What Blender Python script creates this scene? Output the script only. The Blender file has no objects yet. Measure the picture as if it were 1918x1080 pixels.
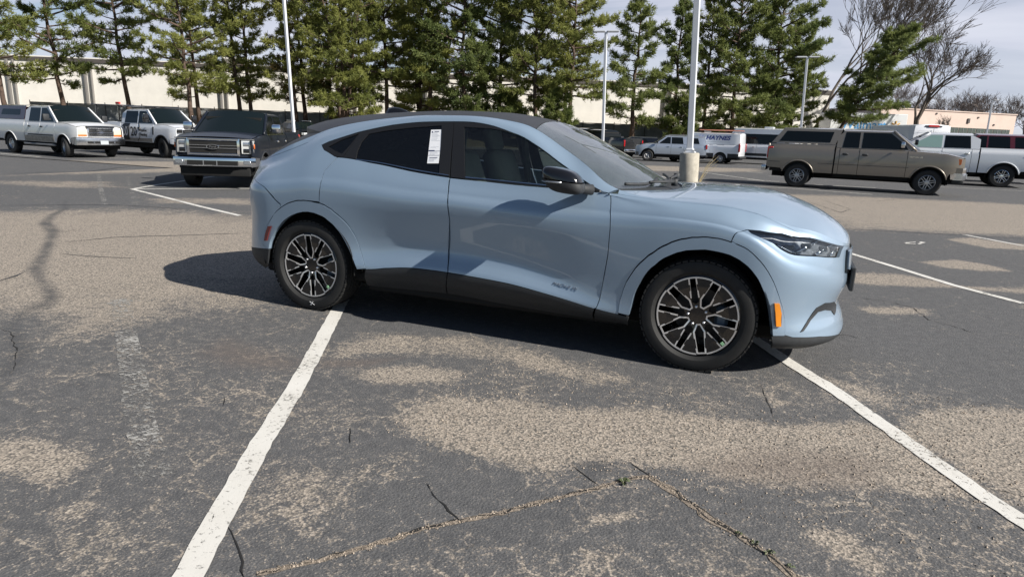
import bpy, bmesh, math, random
import numpy as np
from mathutils import Vector, Matrix, Quaternion
from mathutils.geometry import tessellate_polygon

SC = bpy.context.scene
COL = SC.collection
# ---------------------------------------------------------------- camera
CAM_YAW, CAM_PITCH, CAM_ROLL = 0.3807235, 0.2336413, 0.0358476
CAM_POS = Vector((0.39406, -5.02133, 1.44260))
fwd = Vector((-math.sin(CAM_YAW)*math.cos(CAM_PITCH), math.cos(CAM_YAW)*math.cos(CAM_PITCH), -math.sin(CAM_PITCH)))
rgt0 = Vector((math.cos(CAM_YAW), math.sin(CAM_YAW), 0)); up0 = rgt0.cross(fwd)
rgt = rgt0*math.cos(CAM_ROLL)+up0*math.sin(CAM_ROLL); upv = up0*math.cos(CAM_ROLL)-rgt0*math.sin(CAM_ROLL)
cam_data = bpy.data.cameras.new('camera'); cam = bpy.data.objects.new('camera', cam_data); COL.objects.link(cam)
cam.matrix_world = Matrix((( rgt.x, upv.x, -fwd.x, CAM_POS.x), (rgt.y, upv.y, -fwd.y, CAM_POS.y), (rgt.z, upv.z, -fwd.z, CAM_POS.z), (0, 0, 0, 1)))
cam_data.sensor_width = 36.0; cam_data.lens = 1228.7134/1918*36.0
cam_data.clip_start = 0.05; cam_data.clip_end = 3000
SC.camera = cam
# ---------------------------------------------------------------- sun, sky, exposure
SUN_TO = Vector((1.33, -0.18, 1.0)).normalized()          # towards the sun
SUN_EL = math.asin(SUN_TO.z)
sun_d = bpy.data.lights.new('sun', 'SUN'); sun_d.energy = 5.0; sun_d.angle = math.radians(0.53); sun_d.color = (1.0, 0.95, 0.87)
sun_o = bpy.data.objects.new('sun', sun_d); COL.objects.link(sun_o)
sun_o.rotation_euler = SUN_TO.to_track_quat('Z', 'Y').to_euler(); sun_o.location = (20, -5, 30)
W = bpy.data.worlds.new('World'); SC.world = W; W.use_nodes = True
nt = W.node_tree; nt.nodes.clear()
def wn(t, **k):
    n = nt.nodes.new(t)
    for a, b in k.items(): setattr(n, a, b)
    return n
wo = wn('ShaderNodeOutputWorld'); bg = wn('ShaderNodeBackground'); bg.inputs['Strength'].default_value = 0.052
sky = wn('ShaderNodeTexSky', sky_type='NISHITA', sun_disc=False)
sky.sun_elevation = SUN_EL; sky.sun_rotation = math.atan2(SUN_TO.x, SUN_TO.y); sky.altitude = 1500; sky.air_density = 1.0; sky.dust_density = 0.8; sky.ozone_density = 1.2
tc = wn('ShaderNodeTexCoord'); sep = wn('ShaderNodeSeparateXYZ'); nt.links.new(tc.outputs['Generated'], sep.inputs[0])
def wmath(op, a, b):
    n = wn('ShaderNodeMath', operation=op)
    for i, q in enumerate((a, b)):
        if isinstance(q, (int, float)): n.inputs[i].default_value = q
        else: nt.links.new(q, n.inputs[i])
    return n.outputs[0]
den = wmath('ADD', wmath('MAXIMUM', sep.outputs['Z'], 0.0), 0.22)
cx = wmath('DIVIDE', sep.outputs['X'], den); cy = wmath('DIVIDE', sep.outputs['Y'], den)
cmb = wn('ShaderNodeCombineXYZ'); nt.links.new(cx, cmb.inputs[0]); nt.links.new(cy, cmb.inputs[1])
mp = wn('ShaderNodeMapping'); mp.inputs['Rotation'].default_value = (0, 0, math.radians(28)); mp.inputs['Scale'].default_value = (0.55, 1.5, 1.0); mp.inputs['Location'].default_value = (1.7, 0.35, 0)
nt.links.new(cmb.outputs[0], mp.inputs[0])
nz = wn('ShaderNodeTexNoise'); nz.inputs['Scale'].default_value = 1.1; nz.inputs['Detail'].default_value = 7; nz.inputs['Roughness'].default_value = 0.55; nz.inputs['Distortion'].default_value = 0.6
nt.links.new(mp.outputs[0], nz.inputs['Vector'])
rp = wn('ShaderNodeValToRGB'); rp.color_ramp.elements[0].position = 0.34; rp.color_ramp.elements[0].color = (.12, .12, .12, 1); rp.color_ramp.elements[1].position = 0.56; rp.color_ramp.elements[1].color = (.93, .93, .93, 1)
nt.links.new(nz.outputs['Fac'], rp.inputs[0])
# the veil of cloud is thicker towards +X than towards the far left
lf = wn('ShaderNodeMapRange'); lf.inputs['From Min'].default_value = -0.85; lf.inputs['From Max'].default_value = -0.15; lf.inputs['To Min'].default_value = 0.0; lf.inputs['To Max'].default_value = 0.75
nt.links.new(sep.outputs['X'], lf.inputs[0])
ov = wn('ShaderNodeMapRange'); ov.inputs['From Min'].default_value = 0.30; ov.inputs['From Max'].default_value = 0.80; ov.inputs['To Min'].default_value = 1.0; ov.inputs['To Max'].default_value = 0.06
nt.links.new(sep.outputs['Z'], ov.inputs[0])
bk = wn('ShaderNodeMapRange'); bk.interpolation_type = 'SMOOTHSTEP'; bk.inputs['From Min'].default_value = -0.25; bk.inputs['From Max'].default_value = 0.35; nt.links.new(sep.outputs['Y'], bk.inputs[0])      # the veil ends overhead: clear blue behind
msk = wmath('MULTIPLY', wmath('MULTIPLY', wmath('MAXIMUM', rp.outputs[0], lf.outputs[0]), ov.outputs[0]), bk.outputs[0])
nz2 = wn('ShaderNodeTexNoise'); nz2.inputs['Scale'].default_value = 2.3; nz2.inputs['Detail'].default_value = 6; nt.links.new(mp.outputs[0], nz2.inputs['Vector'])
cr2 = wn('ShaderNodeValToRGB'); cr2.color_ramp.elements[0].position = 0.3; cr2.color_ramp.elements[0].color = (7.5, 7.9, 9.5, 1); cr2.color_ramp.elements[1].position = 0.7; cr2.color_ramp.elements[1].color = (9.8, 10.1, 11.4, 1)
nt.links.new(nz2.outputs['Fac'], cr2.inputs[0])
mx = wn('ShaderNodeMix', data_type='RGBA'); nt.links.new(msk, mx.inputs['Factor']); nt.links.new(sky.outputs[0], mx.inputs['A']); nt.links.new(cr2.outputs[0], mx.inputs['B'])
nt.links.new(mx.outputs['Result'], bg.inputs['Color']); nt.links.new(bg.outputs[0], wo.inputs['Surface'])
SC.view_settings.view_transform = 'Standard'; SC.view_settings.look = 'None'; SC.view_settings.gamma = 1.0; SC.view_settings.use_curve_mapping = False
SC.view_settings.exposure = 0.62
# ---------------------------------------------------------------- materials
def nodes(m):
    m.use_nodes = True; return m.node_tree, m.node_tree.nodes['Principled BSDF']
def mat(name, col, rough=.5, metal=0.0, coat=0.0, var=0.0, vscale=6.0, bump=0.0, bscale=60.0, spec=None, emit=None):
    m = bpy.data.materials.new(name); t, p = nodes(m)
    p.inputs['Base Color'].default_value = (*col, 1); p.inputs['Roughness'].default_value = rough; p.inputs['Metallic'].default_value = metal
    if coat: p.inputs['Coat Weight'].default_value = coat; p.inputs['Coat Roughness'].default_value = .03
    if spec is not None: p.inputs['Specular IOR Level'].default_value = spec
    if emit: p.inputs['Emission Color'].default_value = (*emit[:3], 1); p.inputs['Emission Strength'].default_value = emit[3]
    if var or bump:
        tcn = t.nodes.new('ShaderNodeTexCoord')
    if var:
        n = t.nodes.new('ShaderNodeTexNoise'); n.inputs['Scale'].default_value = vscale; n.inputs['Detail'].default_value = 5; n.inputs['Roughness'].default_value = .65
        r = t.nodes.new('ShaderNodeMapRange'); r.inputs['From Min'].default_value = .3; r.inputs['From Max'].default_value = .7; r.inputs['To Min'].default_value = 1-var; r.inputs['To Max'].default_value = 1+var
        x = t.nodes.new('ShaderNodeMix'); x.data_type = 'RGBA'; x.blend_type = 'MULTIPLY'; x.inputs['Factor'].default_value = 1; x.inputs['A'].default_value = (*col, 1)
        t.links.new(tcn.outputs['Object'], n.inputs['Vector']); t.links.new(n.outputs['Fac'], r.inputs[0]); t.links.new(r.outputs[0], x.inputs['B']); t.links.new(x.outputs['Result'], p.inputs['Base Color'])
    if bump:
        n = t.nodes.new('ShaderNodeTexNoise'); n.inputs['Scale'].default_value = bscale; n.inputs['Detail'].default_value = 4
        b = t.nodes.new('ShaderNodeBump'); b.inputs['Strength'].default_value = bump; b.inputs['Distance'].default_value = .01
        t.links.new(tcn.outputs['Object'], n.inputs['Vector']); t.links.new(n.outputs['Fac'], b.inputs['Height']); t.links.new(b.outputs[0], p.inputs['Normal'])
    return m
def paint(name, col, metal=.25, rough=.32, dust=0.08, dustcol=(.30, .27, .23)):
    m = bpy.data.materials.new(name); t, p = nodes(m)
    tcn = t.nodes.new('ShaderNodeTexCoord'); n = t.nodes.new('ShaderNodeTexNoise'); n.inputs['Scale'].default_value = 2.2; n.inputs['Detail'].default_value = 8; n.inputs['Roughness'].default_value = .7
    s = t.nodes.new('ShaderNodeSeparateXYZ'); t.links.new(tcn.outputs['Object'], s.inputs[0]); t.links.new(tcn.outputs['Object'], n.inputs['Vector'])
    r = t.nodes.new('ShaderNodeMapRange'); r.inputs['From Min'].default_value = .25; r.inputs['From Max'].default_value = 1.1; r.inputs['To Min'].default_value = dust*3.2; r.inputs['To Max'].default_value = dust*.5
    t.links.new(s.outputs['Z'], r.inputs[0])
    mu = t.nodes.new('ShaderNodeMath'); mu.operation = 'MULTIPLY'; t.links.new(n.outputs['Fac'], mu.inputs[0]); t.links.new(r.outputs[0], mu.inputs[1])
    x = t.nodes.new('ShaderNodeMix'); x.data_type = 'RGBA'; x.inputs['A'].default_value = (*col, 1); x.inputs['B'].default_value = (*dustcol, 1)
    t.links.new(mu.outputs[0], x.inputs['Factor']); t.links.new(x.outputs['Result'], p.inputs['Base Color'])
    p.inputs['Metallic'].default_value = metal; p.inputs['Roughness'].default_value = rough; p.inputs['Coat Weight'].default_value = 1.0
    cr_ = t.nodes.new('ShaderNodeMapRange'); cr_.inputs['To Min'].default_value = .02; cr_.inputs['To Max'].default_value = .02+dust*1.6
    t.links.new(mu.outputs[0], cr_.inputs[0]); t.links.new(cr_.outputs[0], p.inputs['Coat Roughness'])
    return m
def glass(name, tint=(.2, .24, .24), dust=0.0, refl=1.0, ior=1.52):
    m = bpy.data.materials.new(name); m.use_nodes = True; t = m.node_tree; t.nodes.clear()
    o = t.nodes.new('ShaderNodeOutputMaterial'); tr = t.nodes.new('ShaderNodeBsdfTransparent'); tr.inputs[0].default_value = (*tint, 1)
    gl = t.nodes.new('ShaderNodeBsdfGlossy'); gl.inputs['Roughness'].default_value = .015; gl.inputs[0].default_value = (refl, refl, refl, 1)
    fr = t.nodes.new('ShaderNodeFresnel'); fr.inputs[0].default_value = ior
    mxs = t.nodes.new('ShaderNodeMixShader'); t.links.new(fr.outputs[0], mxs.inputs[0]); t.links.new(tr.outputs[0], mxs.inputs[1]); t.links.new(gl.outputs[0], mxs.inputs[2])
    out = mxs
    if dust:
        df = t.nodes.new('ShaderNodeBsdfDiffuse'); df.inputs[0].default_value = (.42, .46, .52, 1)
        tcn = t.nodes.new('ShaderNodeTexCoord'); n = t.nodes.new('ShaderNodeTexNoise'); n.inputs['Scale'].default_value = 90; n.inputs['Detail'].default_value = 6; n.inputs['Roughness'].default_value = .8
        t.links.new(tcn.outputs['Object'], n.inputs['Vector'])
        r = t.nodes.new('ShaderNodeMapRange'); r.inputs['From Min'].default_value = .38; r.inputs['From Max'].default_value = .75; r.inputs['To Min'].default_value = dust*.35; r.inputs['To Max'].default_value = dust*2.2
        t.links.new(n.outputs['Fac'], r.inputs[0]); m2 = t.nodes.new('ShaderNodeMixShader'); t.links.new(r.outputs[0], m2.inputs[0]); t.links.new(mxs.outputs[0], m2.inputs[1]); t.links.new(df.outputs[0], m2.inputs[2]); out = m2
    t.links.new(out.outputs[0], o.inputs['Surface'])
    return m
M = {}
M['blue'] = paint('glacier blue paint', (.262, .352, .455), metal=.30, rough=.40, dust=.025)
M['clad'] = mat('textured dark plastic', (.022, .024, .027), .62, var=.15, vscale=30, bump=.15, bscale=500)
M['gloss_black'] = mat('gloss black plastic', (.008, .008, .009), .12, coat=.6)
M['rubber_trim'] = mat('rubber trim', (.012, .012, .013), .45)
M['tyre'] = mat('tyre rubber', (.014, .014, .014), .75, var=.25, vscale=14, bump=.08, bscale=160)
M['black'] = mat('matt black', (.006, .006, .006), .9)
M['well'] = mat('wheel well felt', (.008, .008, .008), 1.0)
M['machined'] = mat('machined alloy', (.90, .90, .91), .30, .75)
M['alloy'] = mat('silver alloy', (.5, .5, .51), .35, .9, var=.1)
M['chrome'] = mat('chrome', (.82, .83, .85), .08, 1.0)
M['dullchrome'] = mat('dull chrome', (.6, .61, .63), .22, 1.0, var=.2, vscale=8)
M['caliper'] = mat('brake caliper', (.16, .2, .25), .5, .3)
M['disc'] = mat('brake disc', (.05, .05, .052), .45, .8)
M['roofglass'] = mat('dusty black roof glass', (.030, .031, .034), .42, var=.7, vscale=110, spec=.25)
M['win'] = glass('clear tinted glass', (.50, .58, .57), .012)
M['windark'] = glass('privacy glass', (.10, .11, .115), .010)
M['screen'] = glass('windscreen glass', (.62, .70, .68), .055, ior=1.95)
M['seat'] = mat('grey leather seat', (.26, .27, .28), .6, var=.1)
M['cabin'] = mat('dark cabin trim', (.09, .092, .096), .8)
M['amber'] = mat('amber lens', (.75, .25, .012), .2, coat=1.0)
M['red'] = mat('dark red lens', (.13, .02, .018), .2, coat=1.0)
M['taillight'] = mat('red lens', (.42, .012, .015), .18, coat=1.0)
M['lens'] = glass('lamp lens', (.75, .78, .8), .01)
M['lampgrey'] = mat('lamp reflector', (.42, .44, .47), .25, .8)
M['paper'] = mat('white paper', (.78, .79, .82), .6)
M['ink'] = mat('dark ink', (.05, .06, .12), .6)
M['greyink'] = mat('grey ink', (.45, .47, .52), .6)
M['white_paint'] = paint('white truck paint', (.74, .76, .79), metal=0, rough=.3, dust=.06)
M['white_old'] = paint('old white truck paint', (.66, .67, .68), metal=0, rough=.4, dust=.14)
M['tan'] = paint('pewter tan paint', (.235, .205, .17), metal=.45, rough=.36, dust=.10)
M['navy'] = paint('blue black paint', (.008, .011, .018), metal=.0, rough=.35, dust=.004); M['navy'].node_tree.nodes['Principled BSDF'].inputs['Coat Weight'].default_value = .28; M['navy'].node_tree.nodes['Principled BSDF'].inputs['Specular IOR Level'].default_value = .2
M['blackpaint'] = paint('black truck paint', (.012, .013, .015), metal=.1, rough=.25, dust=.04)
M['silver'] = paint('silver blue paint', (.42, .47, .55), metal=.5, rough=.35, dust=.06)
M['maroon'] = paint('maroon paint', (.13, .012, .02), metal=.2, rough=.3, dust=.04)
M['burgundy'] = paint('burgundy topper', (.045, .014, .02), metal=.1, rough=.35, dust=.05)
M['navyink'] = mat('navy lettering', (.012, .04, .22), .45)
M['blackink'] = mat('black vinyl', (.012, .013, .016), .4)
M['greytrim'] = mat('grey steel', (.25, .255, .26), .5, .4)
# ---------------------------------------------------------------- mesh helpers
class MB:
    def __init__(s): s.v = []; s.f = []
    def add(s, vs, fs):
        o = len(s.v); s.v += [tuple(map(float, p)) for p in vs]; s.f += [tuple(i+o for i in f) for f in fs]; return s
    def box(s, x0, x1, y0, y1, z0, z1, b=0.0, T=None):
        bm = bmesh.new(); bmesh.ops.create_cube(bm, size=1)
        for v in bm.verts: v.co = Vector(((x0+x1)/2+v.co.x*(x1-x0), (y0+y1)/2+v.co.y*(y1-y0), (z0+z1)/2+v.co.z*(z1-z0)))
        if b: bmesh.ops.bevel(bm, geom=bm.edges[:], offset=b, segments=2 if b > .02 else 1, affect='EDGES', profile=.5)
        bm.verts.index_update()
        s.add([(T @ v.co) if T else v.co for v in bm.verts], [[v.index for v in f.verts] for f in bm.faces]); bm.free(); return s
    def tube(s, pts, r, n=6, cap=True):
        pts = [Vector(p) for p in pts]; rs = r if isinstance(r, (list, tuple)) else [r]*len(pts); rings = []
        a = None
        for i, p in enumerate(pts):
            d = (pts[min(i+1, len(pts)-1)]-pts[max(i-1, 0)]).normalized()
            if a is None: a = d.orthogonal().normalized()
            else:
                a = (a-d*a.dot(d)); a = a.normalized() if a.length > 1e-6 else d.orthogonal().normalized()
            b = d.cross(a); rings.append([p+(a*math.cos(2*math.pi*k/n)+b*math.sin(2*math.pi*k/n))*rs[i] for k in range(n)])
        fs = []
        for i in range(len(pts)-1):
            for k in range(n): fs.append((i*n+k, i*n+(k+1) % n, (i+1)*n+(k+1) % n, (i+1)*n+k))
        if cap: fs.append(tuple(range(n))[::-1]); fs.append(tuple((len(pts)-1)*n+k for k in range(n)))
        return s.add([q for g in rings for q in g], fs)
    def lathe(s, prof, n, c, axis='y'):     # prof: (radius, along axis)
        vs = []; fs = []; m = len(prof)
        for k in range(n):
            a = 2*math.pi*k/n; ca, sa = math.cos(a), math.sin(a)
            for r, h in prof:
                vs.append((c[0]+r*ca, c[1]+h, c[2]+r*sa) if axis == 'y' else (c[0]+r*ca, c[1]+r*sa, c[2]+h))
        for k in range(n):
            k2 = (k+1) % n
            for j in range(m-1): fs.append((k*m+j, k2*m+j, k2*m+j+1, k*m+j+1) if axis == 'y' else (k*m+j, k*m+j+1, k2*m+j+1, k2*m+j))
        return s.add(vs, fs)
    def prism(s, poly, f0, f1):             # poly of 2-D points; f0/f1 map a point to the two end positions
        n = len(poly)
        return s.add([f0(p) for p in poly]+[f1(p) for p in poly], [tuple(range(n))[::-1], tuple(range(n, 2*n))]+[(i, (i+1) % n, n+(i+1) % n, n+i) for i in range(n)])
    def grid(s, G):                         # G: array (n, m, 3)
        n, m = G.shape[:2]
        return s.add(G.reshape(-1, 3), [(i*m+j, (i+1)*m+j, (i+1)*m+j+1, i*m+j+1) for i in range(n-1) for j in range(m-1)])
    def build(s, name, m, parent=None, smooth=False, fix=False, sharp=None):
        me = bpy.data.meshes.new(name); me.from_pydata(s.v, [], s.f)
        if fix:
            bm = bmesh.new(); bm.from_mesh(me); bmesh.ops.recalc_face_normals(bm, faces=bm.faces[:]); bm.to_mesh(me); bm.free()
        if m is not None: me.materials.append(m)
        if smooth: me.polygons.foreach_set('use_smooth', [True]*len(me.polygons))
        if sharp: me.set_sharp_from_angle(angle=math.radians(sharp))
        o = bpy.data.objects.new(name, me); COL.objects.link(o)
        if parent is not None: o.parent = parent
        return o
def tag(o, label=None, cat=None, group=None, kind=None):
    for k, v in (('label', label), ('category', cat), ('group', group), ('kind', kind)):
        if v: o[k] = v
    return o
def thing(name, label, cat, loc=(0, 0, 0), rz=0.0, group=None):
    o = bpy.data.objects.new(name, None); COL.objects.link(o); o.location = loc; o.rotation_euler = (0, 0, rz); o.empty_display_size = .2
    return tag(o, label, cat, group)
def kids(o): return [c for c in COL.objects if c.parent == o]
def poly_off(poly, d, vs=1.0):              # shrink a closed outline by d (v scaled by vs)
    P = np.array(poly, float)*[1, vs]; n = len(P); A = 0.5*np.sum(P[:, 0]*np.roll(P[:, 1], -1)-np.roll(P[:, 0], -1)*P[:, 1])
    sg = 1 if A > 0 else -1; out = []
    for i in range(n):
        a = P[i]-P[i-1]; b = P[(i+1) % n]-P[i]; la = np.hypot(*a)+1e-9; lb = np.hypot(*b)+1e-9
        na = np.array([-a[1], a[0]])/la*sg; nb = np.array([-b[1], b[0]])/lb*sg; m = na+nb; q = m@m
        out.append(P[i]+m*(2*d/max(q, .6)))
    return np.array(out)/[1, vs]
def keyhole(outer, hole):
    O = np.array(outer, float); H = np.array(hole, float)
    ar = lambda P: np.sum(P[:, 0]*np.roll(P[:, 1], -1)-np.roll(P[:, 0], -1)*P[:, 1])
    if ar(O)*ar(H) > 0: H = H[::-1]
    d = ((O[:, None]-H[None])**2).sum(-1); i, j = np.unravel_index(d.argmin(), d.shape)
    return np.vstack([O[:i+1], np.roll(H, -j, 0), H[j:j+1], O[i:]])
def sh(poly, ax, val, sgn):
    out = []; n = len(poly)
    for i in range(n):
        a, b = poly[i-1], poly[i]; da, db = sgn*(a[ax]-val), sgn*(b[ax]-val)
        if (da >= 0) != (db >= 0):
            t = da/(da-db); out.append((a[0]+(b[0]-a[0])*t, a[1]+(b[1]-a[1])*t))
        if db >= 0: out.append(b)
    return out
def panel(name, poly, S, m, parent, du=.04, dv=.25, off=0.0, depth=.018, shrink=0.0, vs=.11, far=True, label=None, holes=(), skirt=True):
    """A piece of sheet cut out of the surface S(u,v) along a closed outline, with a turned-in edge; the other flank gets its mirror image."""
    P = poly_off(poly, shrink, vs) if shrink else np.array(poly, float)
    rings = [P]+[np.array(h, float) for h in holes]
    K = P
    for h in holes: K = keyhole(K, h)
    K = [tuple(p) for p in K]
    us = [p[0] for p in K]; vv = [p[1] for p in K]; faces = []; idx = {}; uvl = []
    def vid(p):
        k = (round(p[0], 5), round(p[1], 5))
        if k not in idx: idx[k] = len(uvl); uvl.append(p)
        return idx[k]
    i = math.floor(min(us)/du)
    while i*du < max(us):
        c = sh(sh(K, 0, i*du, 1), 0, (i+1)*du, -1)
        if len(c) > 2:
            lo = min(p[1] for p in c); hi = max(p[1] for p in c); j = math.floor(lo/dv)
            while j*dv < hi:
                q = sh(sh(c, 1, j*dv, 1), 1, (j+1)*dv, -1)
                if len(q) > 2:
                    f = []
                    for p in q:
                        k = vid(p)
                        if not f or f[-1] != k: f.append(k)
                    if len(f) > 1 and f[0] == f[-1]: f.pop()
                    a = sum(uvl[f[x-1]][0]*uvl[f[x]][1]-uvl[f[x]][0]*uvl[f[x-1]][1] for x in range(len(f)))
                    if len(f) > 2 and abs(a) > 1e-8:
                        if len(set(f)) == len(f): faces.append(tuple(f) if a > 0 else tuple(f[::-1]))
                        else:
                            for tr in tessellate_polygon([[Vector((uvl[k][0], uvl[k][1]*vs, 0)) for k in f]]):
                                g = [f[k] for k in tr]; ar = sum(uvl[g[x-1]][0]*uvl[g[x]][1]-uvl[g[x]][0]*uvl[g[x-1]][1] for x in range(3))
                                if len(set(g)) == 3 and abs(ar) > 1e-9: faces.append(tuple(g) if ar > 0 else tuple(g[::-1]))
                j += 1
        i += 1
    UV = np.array(uvl)
    def ev(UV):
        e = 1e-3; X = S(UV[:, 0], UV[:, 1]); du_ = S(UV[:, 0]+e, UV[:, 1])-S(UV[:, 0]-e, UV[:, 1]); dv_ = S(UV[:, 0], UV[:, 1]+e*4)-S(UV[:, 0], UV[:, 1]-e*4)
        N = np.cross(du_, dv_); N /= np.linalg.norm(N, axis=1, keepdims=True)+1e-12
        return X+N*off, N
    X, N = ev(UV); V = [tuple(p) for p in X]; F = [tuple(f) for f in faces]; LN = [tuple(N[k]) for f in F for k in f]; nb = len(F)
    if skirt:
        for R in rings:
            D = []
            for k in range(len(R)):
                a, b = R[k], R[(k+1) % len(R)]; n = max(1, int(math.hypot(b[0]-a[0], (b[1]-a[1])*vs)/.05))
                D += [a+(b-a)*t/n for t in range(n)]
            D = np.array(D); T, TN = ev(D); B = T-TN*depth; o = len(V); n = len(D)
            V += [tuple(p) for p in T]+[tuple(p) for p in B]
            for k in range(n):
                k2 = (k+1) % n; F.append((o+k, o+n+k, o+n+k2, o+k2))
                e1 = T[k2]-T[k]; fn = np.cross(B[k]-T[k], e1); fn /= np.linalg.norm(fn)+1e-12; LN += [tuple(fn)]*4
    objs = []
    for side in ((0, 1) if far else (0,)):
        me = bpy.data.meshes.new(name)
        if side == 0: me.from_pydata(V, [], F); ln = LN
        else:
            me.from_pydata([(x, -y, z) for x, y, z in V], [], [f[::-1] for f in F]); ln = []; q = 0
            for f in F: ln += [(a, -b, c) for a, b, c in LN[q:q+len(f)]][::-1]; q += len(f)
        me.polygons.foreach_set('use_smooth', [True]*len(F)); me.normals_split_custom_set(ln); me.materials.append(m)
        o = bpy.data.objects.new(name, me); COL.objects.link(o); o.parent = parent
        if label: o['label'] = label
        objs.append(o)
    return objs
def ring(name, outer, hole, S, m, parent, off=0.0, depth=.012):
    """A frame between two closed outlines of the surface S(u,v), on both flanks."""
    sc = np.array([1, .11]); O = np.array(outer)*sc; H = np.array(hole)*sc
    c = H.mean(0)
    def cast(P, a):
        d = np.array([math.cos(a), math.sin(a)]); best = None
        for i in range(len(P)):
            p, q = P[i]-c, P[(i+1) % len(P)]-c; e = q-p; den = d[0]*e[1]-d[1]*e[0]
            if abs(den) < 1e-12: continue
            t = (p[0]*e[1]-p[1]*e[0])/den; s = (p[0]*d[1]-p[1]*d[0])/den
            if t > 0 and -1e-6 <= s <= 1+1e-6 and (best is None or t > best): best = t
        return c+d*(best or 0)
    an = sorted(set([round(math.atan2(*(p-c)[::-1]), 4) for p in list(O)+list(H)]+[round(-math.pi+2*math.pi*k/72, 4) for k in range(72)]))
    rows = []
    for a in an:
        i, o = cast(H, a), cast(O, a); rows.append([i, i*.5+o*.5, o])
    UV = np.array(rows)/sc; n = len(rows); f = UV.reshape(-1, 2); e = 1e-3
    X = S(f[:, 0], f[:, 1]); N = np.cross(S(f[:, 0]+e, f[:, 1])-X, S(f[:, 0], f[:, 1]+4*e)-X); N /= np.linalg.norm(N, axis=1, keepdims=True)+1e-12
    T = (X+N*off).reshape(n, 3, 3); B = (X+N*(off-depth)).reshape(n, 3, 3)
    G = np.concatenate([B[:, :1], T, B[:, 2:]], 1); G = np.concatenate([G, G[:1]], 0); r = []
    for sg in (1, -1):
        mb = MB(); mb.grid(G*np.array([1, sg, 1]) if sg > 0 else G[::-1]*np.array([1, sg, 1])); r.append(mb.build(name, m, parent, smooth=True, fix=False, sharp=40))
    return r
def text_mesh(name, s, size, m, parent, T, shear=0.0, bold=0.0, depth=.003, align='CENTER', sx=1.0):
    cu = bpy.data.curves.new(name, 'FONT'); cu.body = s; cu.size = size; cu.shear = shear; cu.offset = bold; cu.extrude = depth/2; cu.align_x = align; cu.align_y = 'CENTER'; cu.resolution_u = 3
    o = bpy.data.objects.new(name, cu); COL.objects.link(o); dg = bpy.context.evaluated_depsgraph_get(); me = bpy.data.meshes.new_from_object(o.evaluated_get(dg)); bpy.data.objects.remove(o)
    me.transform(Matrix.Diagonal((sx, 1, 1, 1))); me.transform(T); me.materials.clear(); me.materials.append(m); me.name = name
    q = bpy.data.objects.new(name, me); COL.objects.link(q)
    if parent is not None: q.parent = parent
    return q
def frame(o, xax, yax):                     # local x, y -> matrix (text plane)
    x = Vector(xax).normalized(); z = x.cross(Vector(yax)).normalized(); y = z.cross(x)
    return Matrix(((x.x, y.x, z.x, o[0]), (x.y, y.y, z.y, o[1]), (x.z, y.z, z.z, o[2]), (0, 0, 0, 1)))
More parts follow.
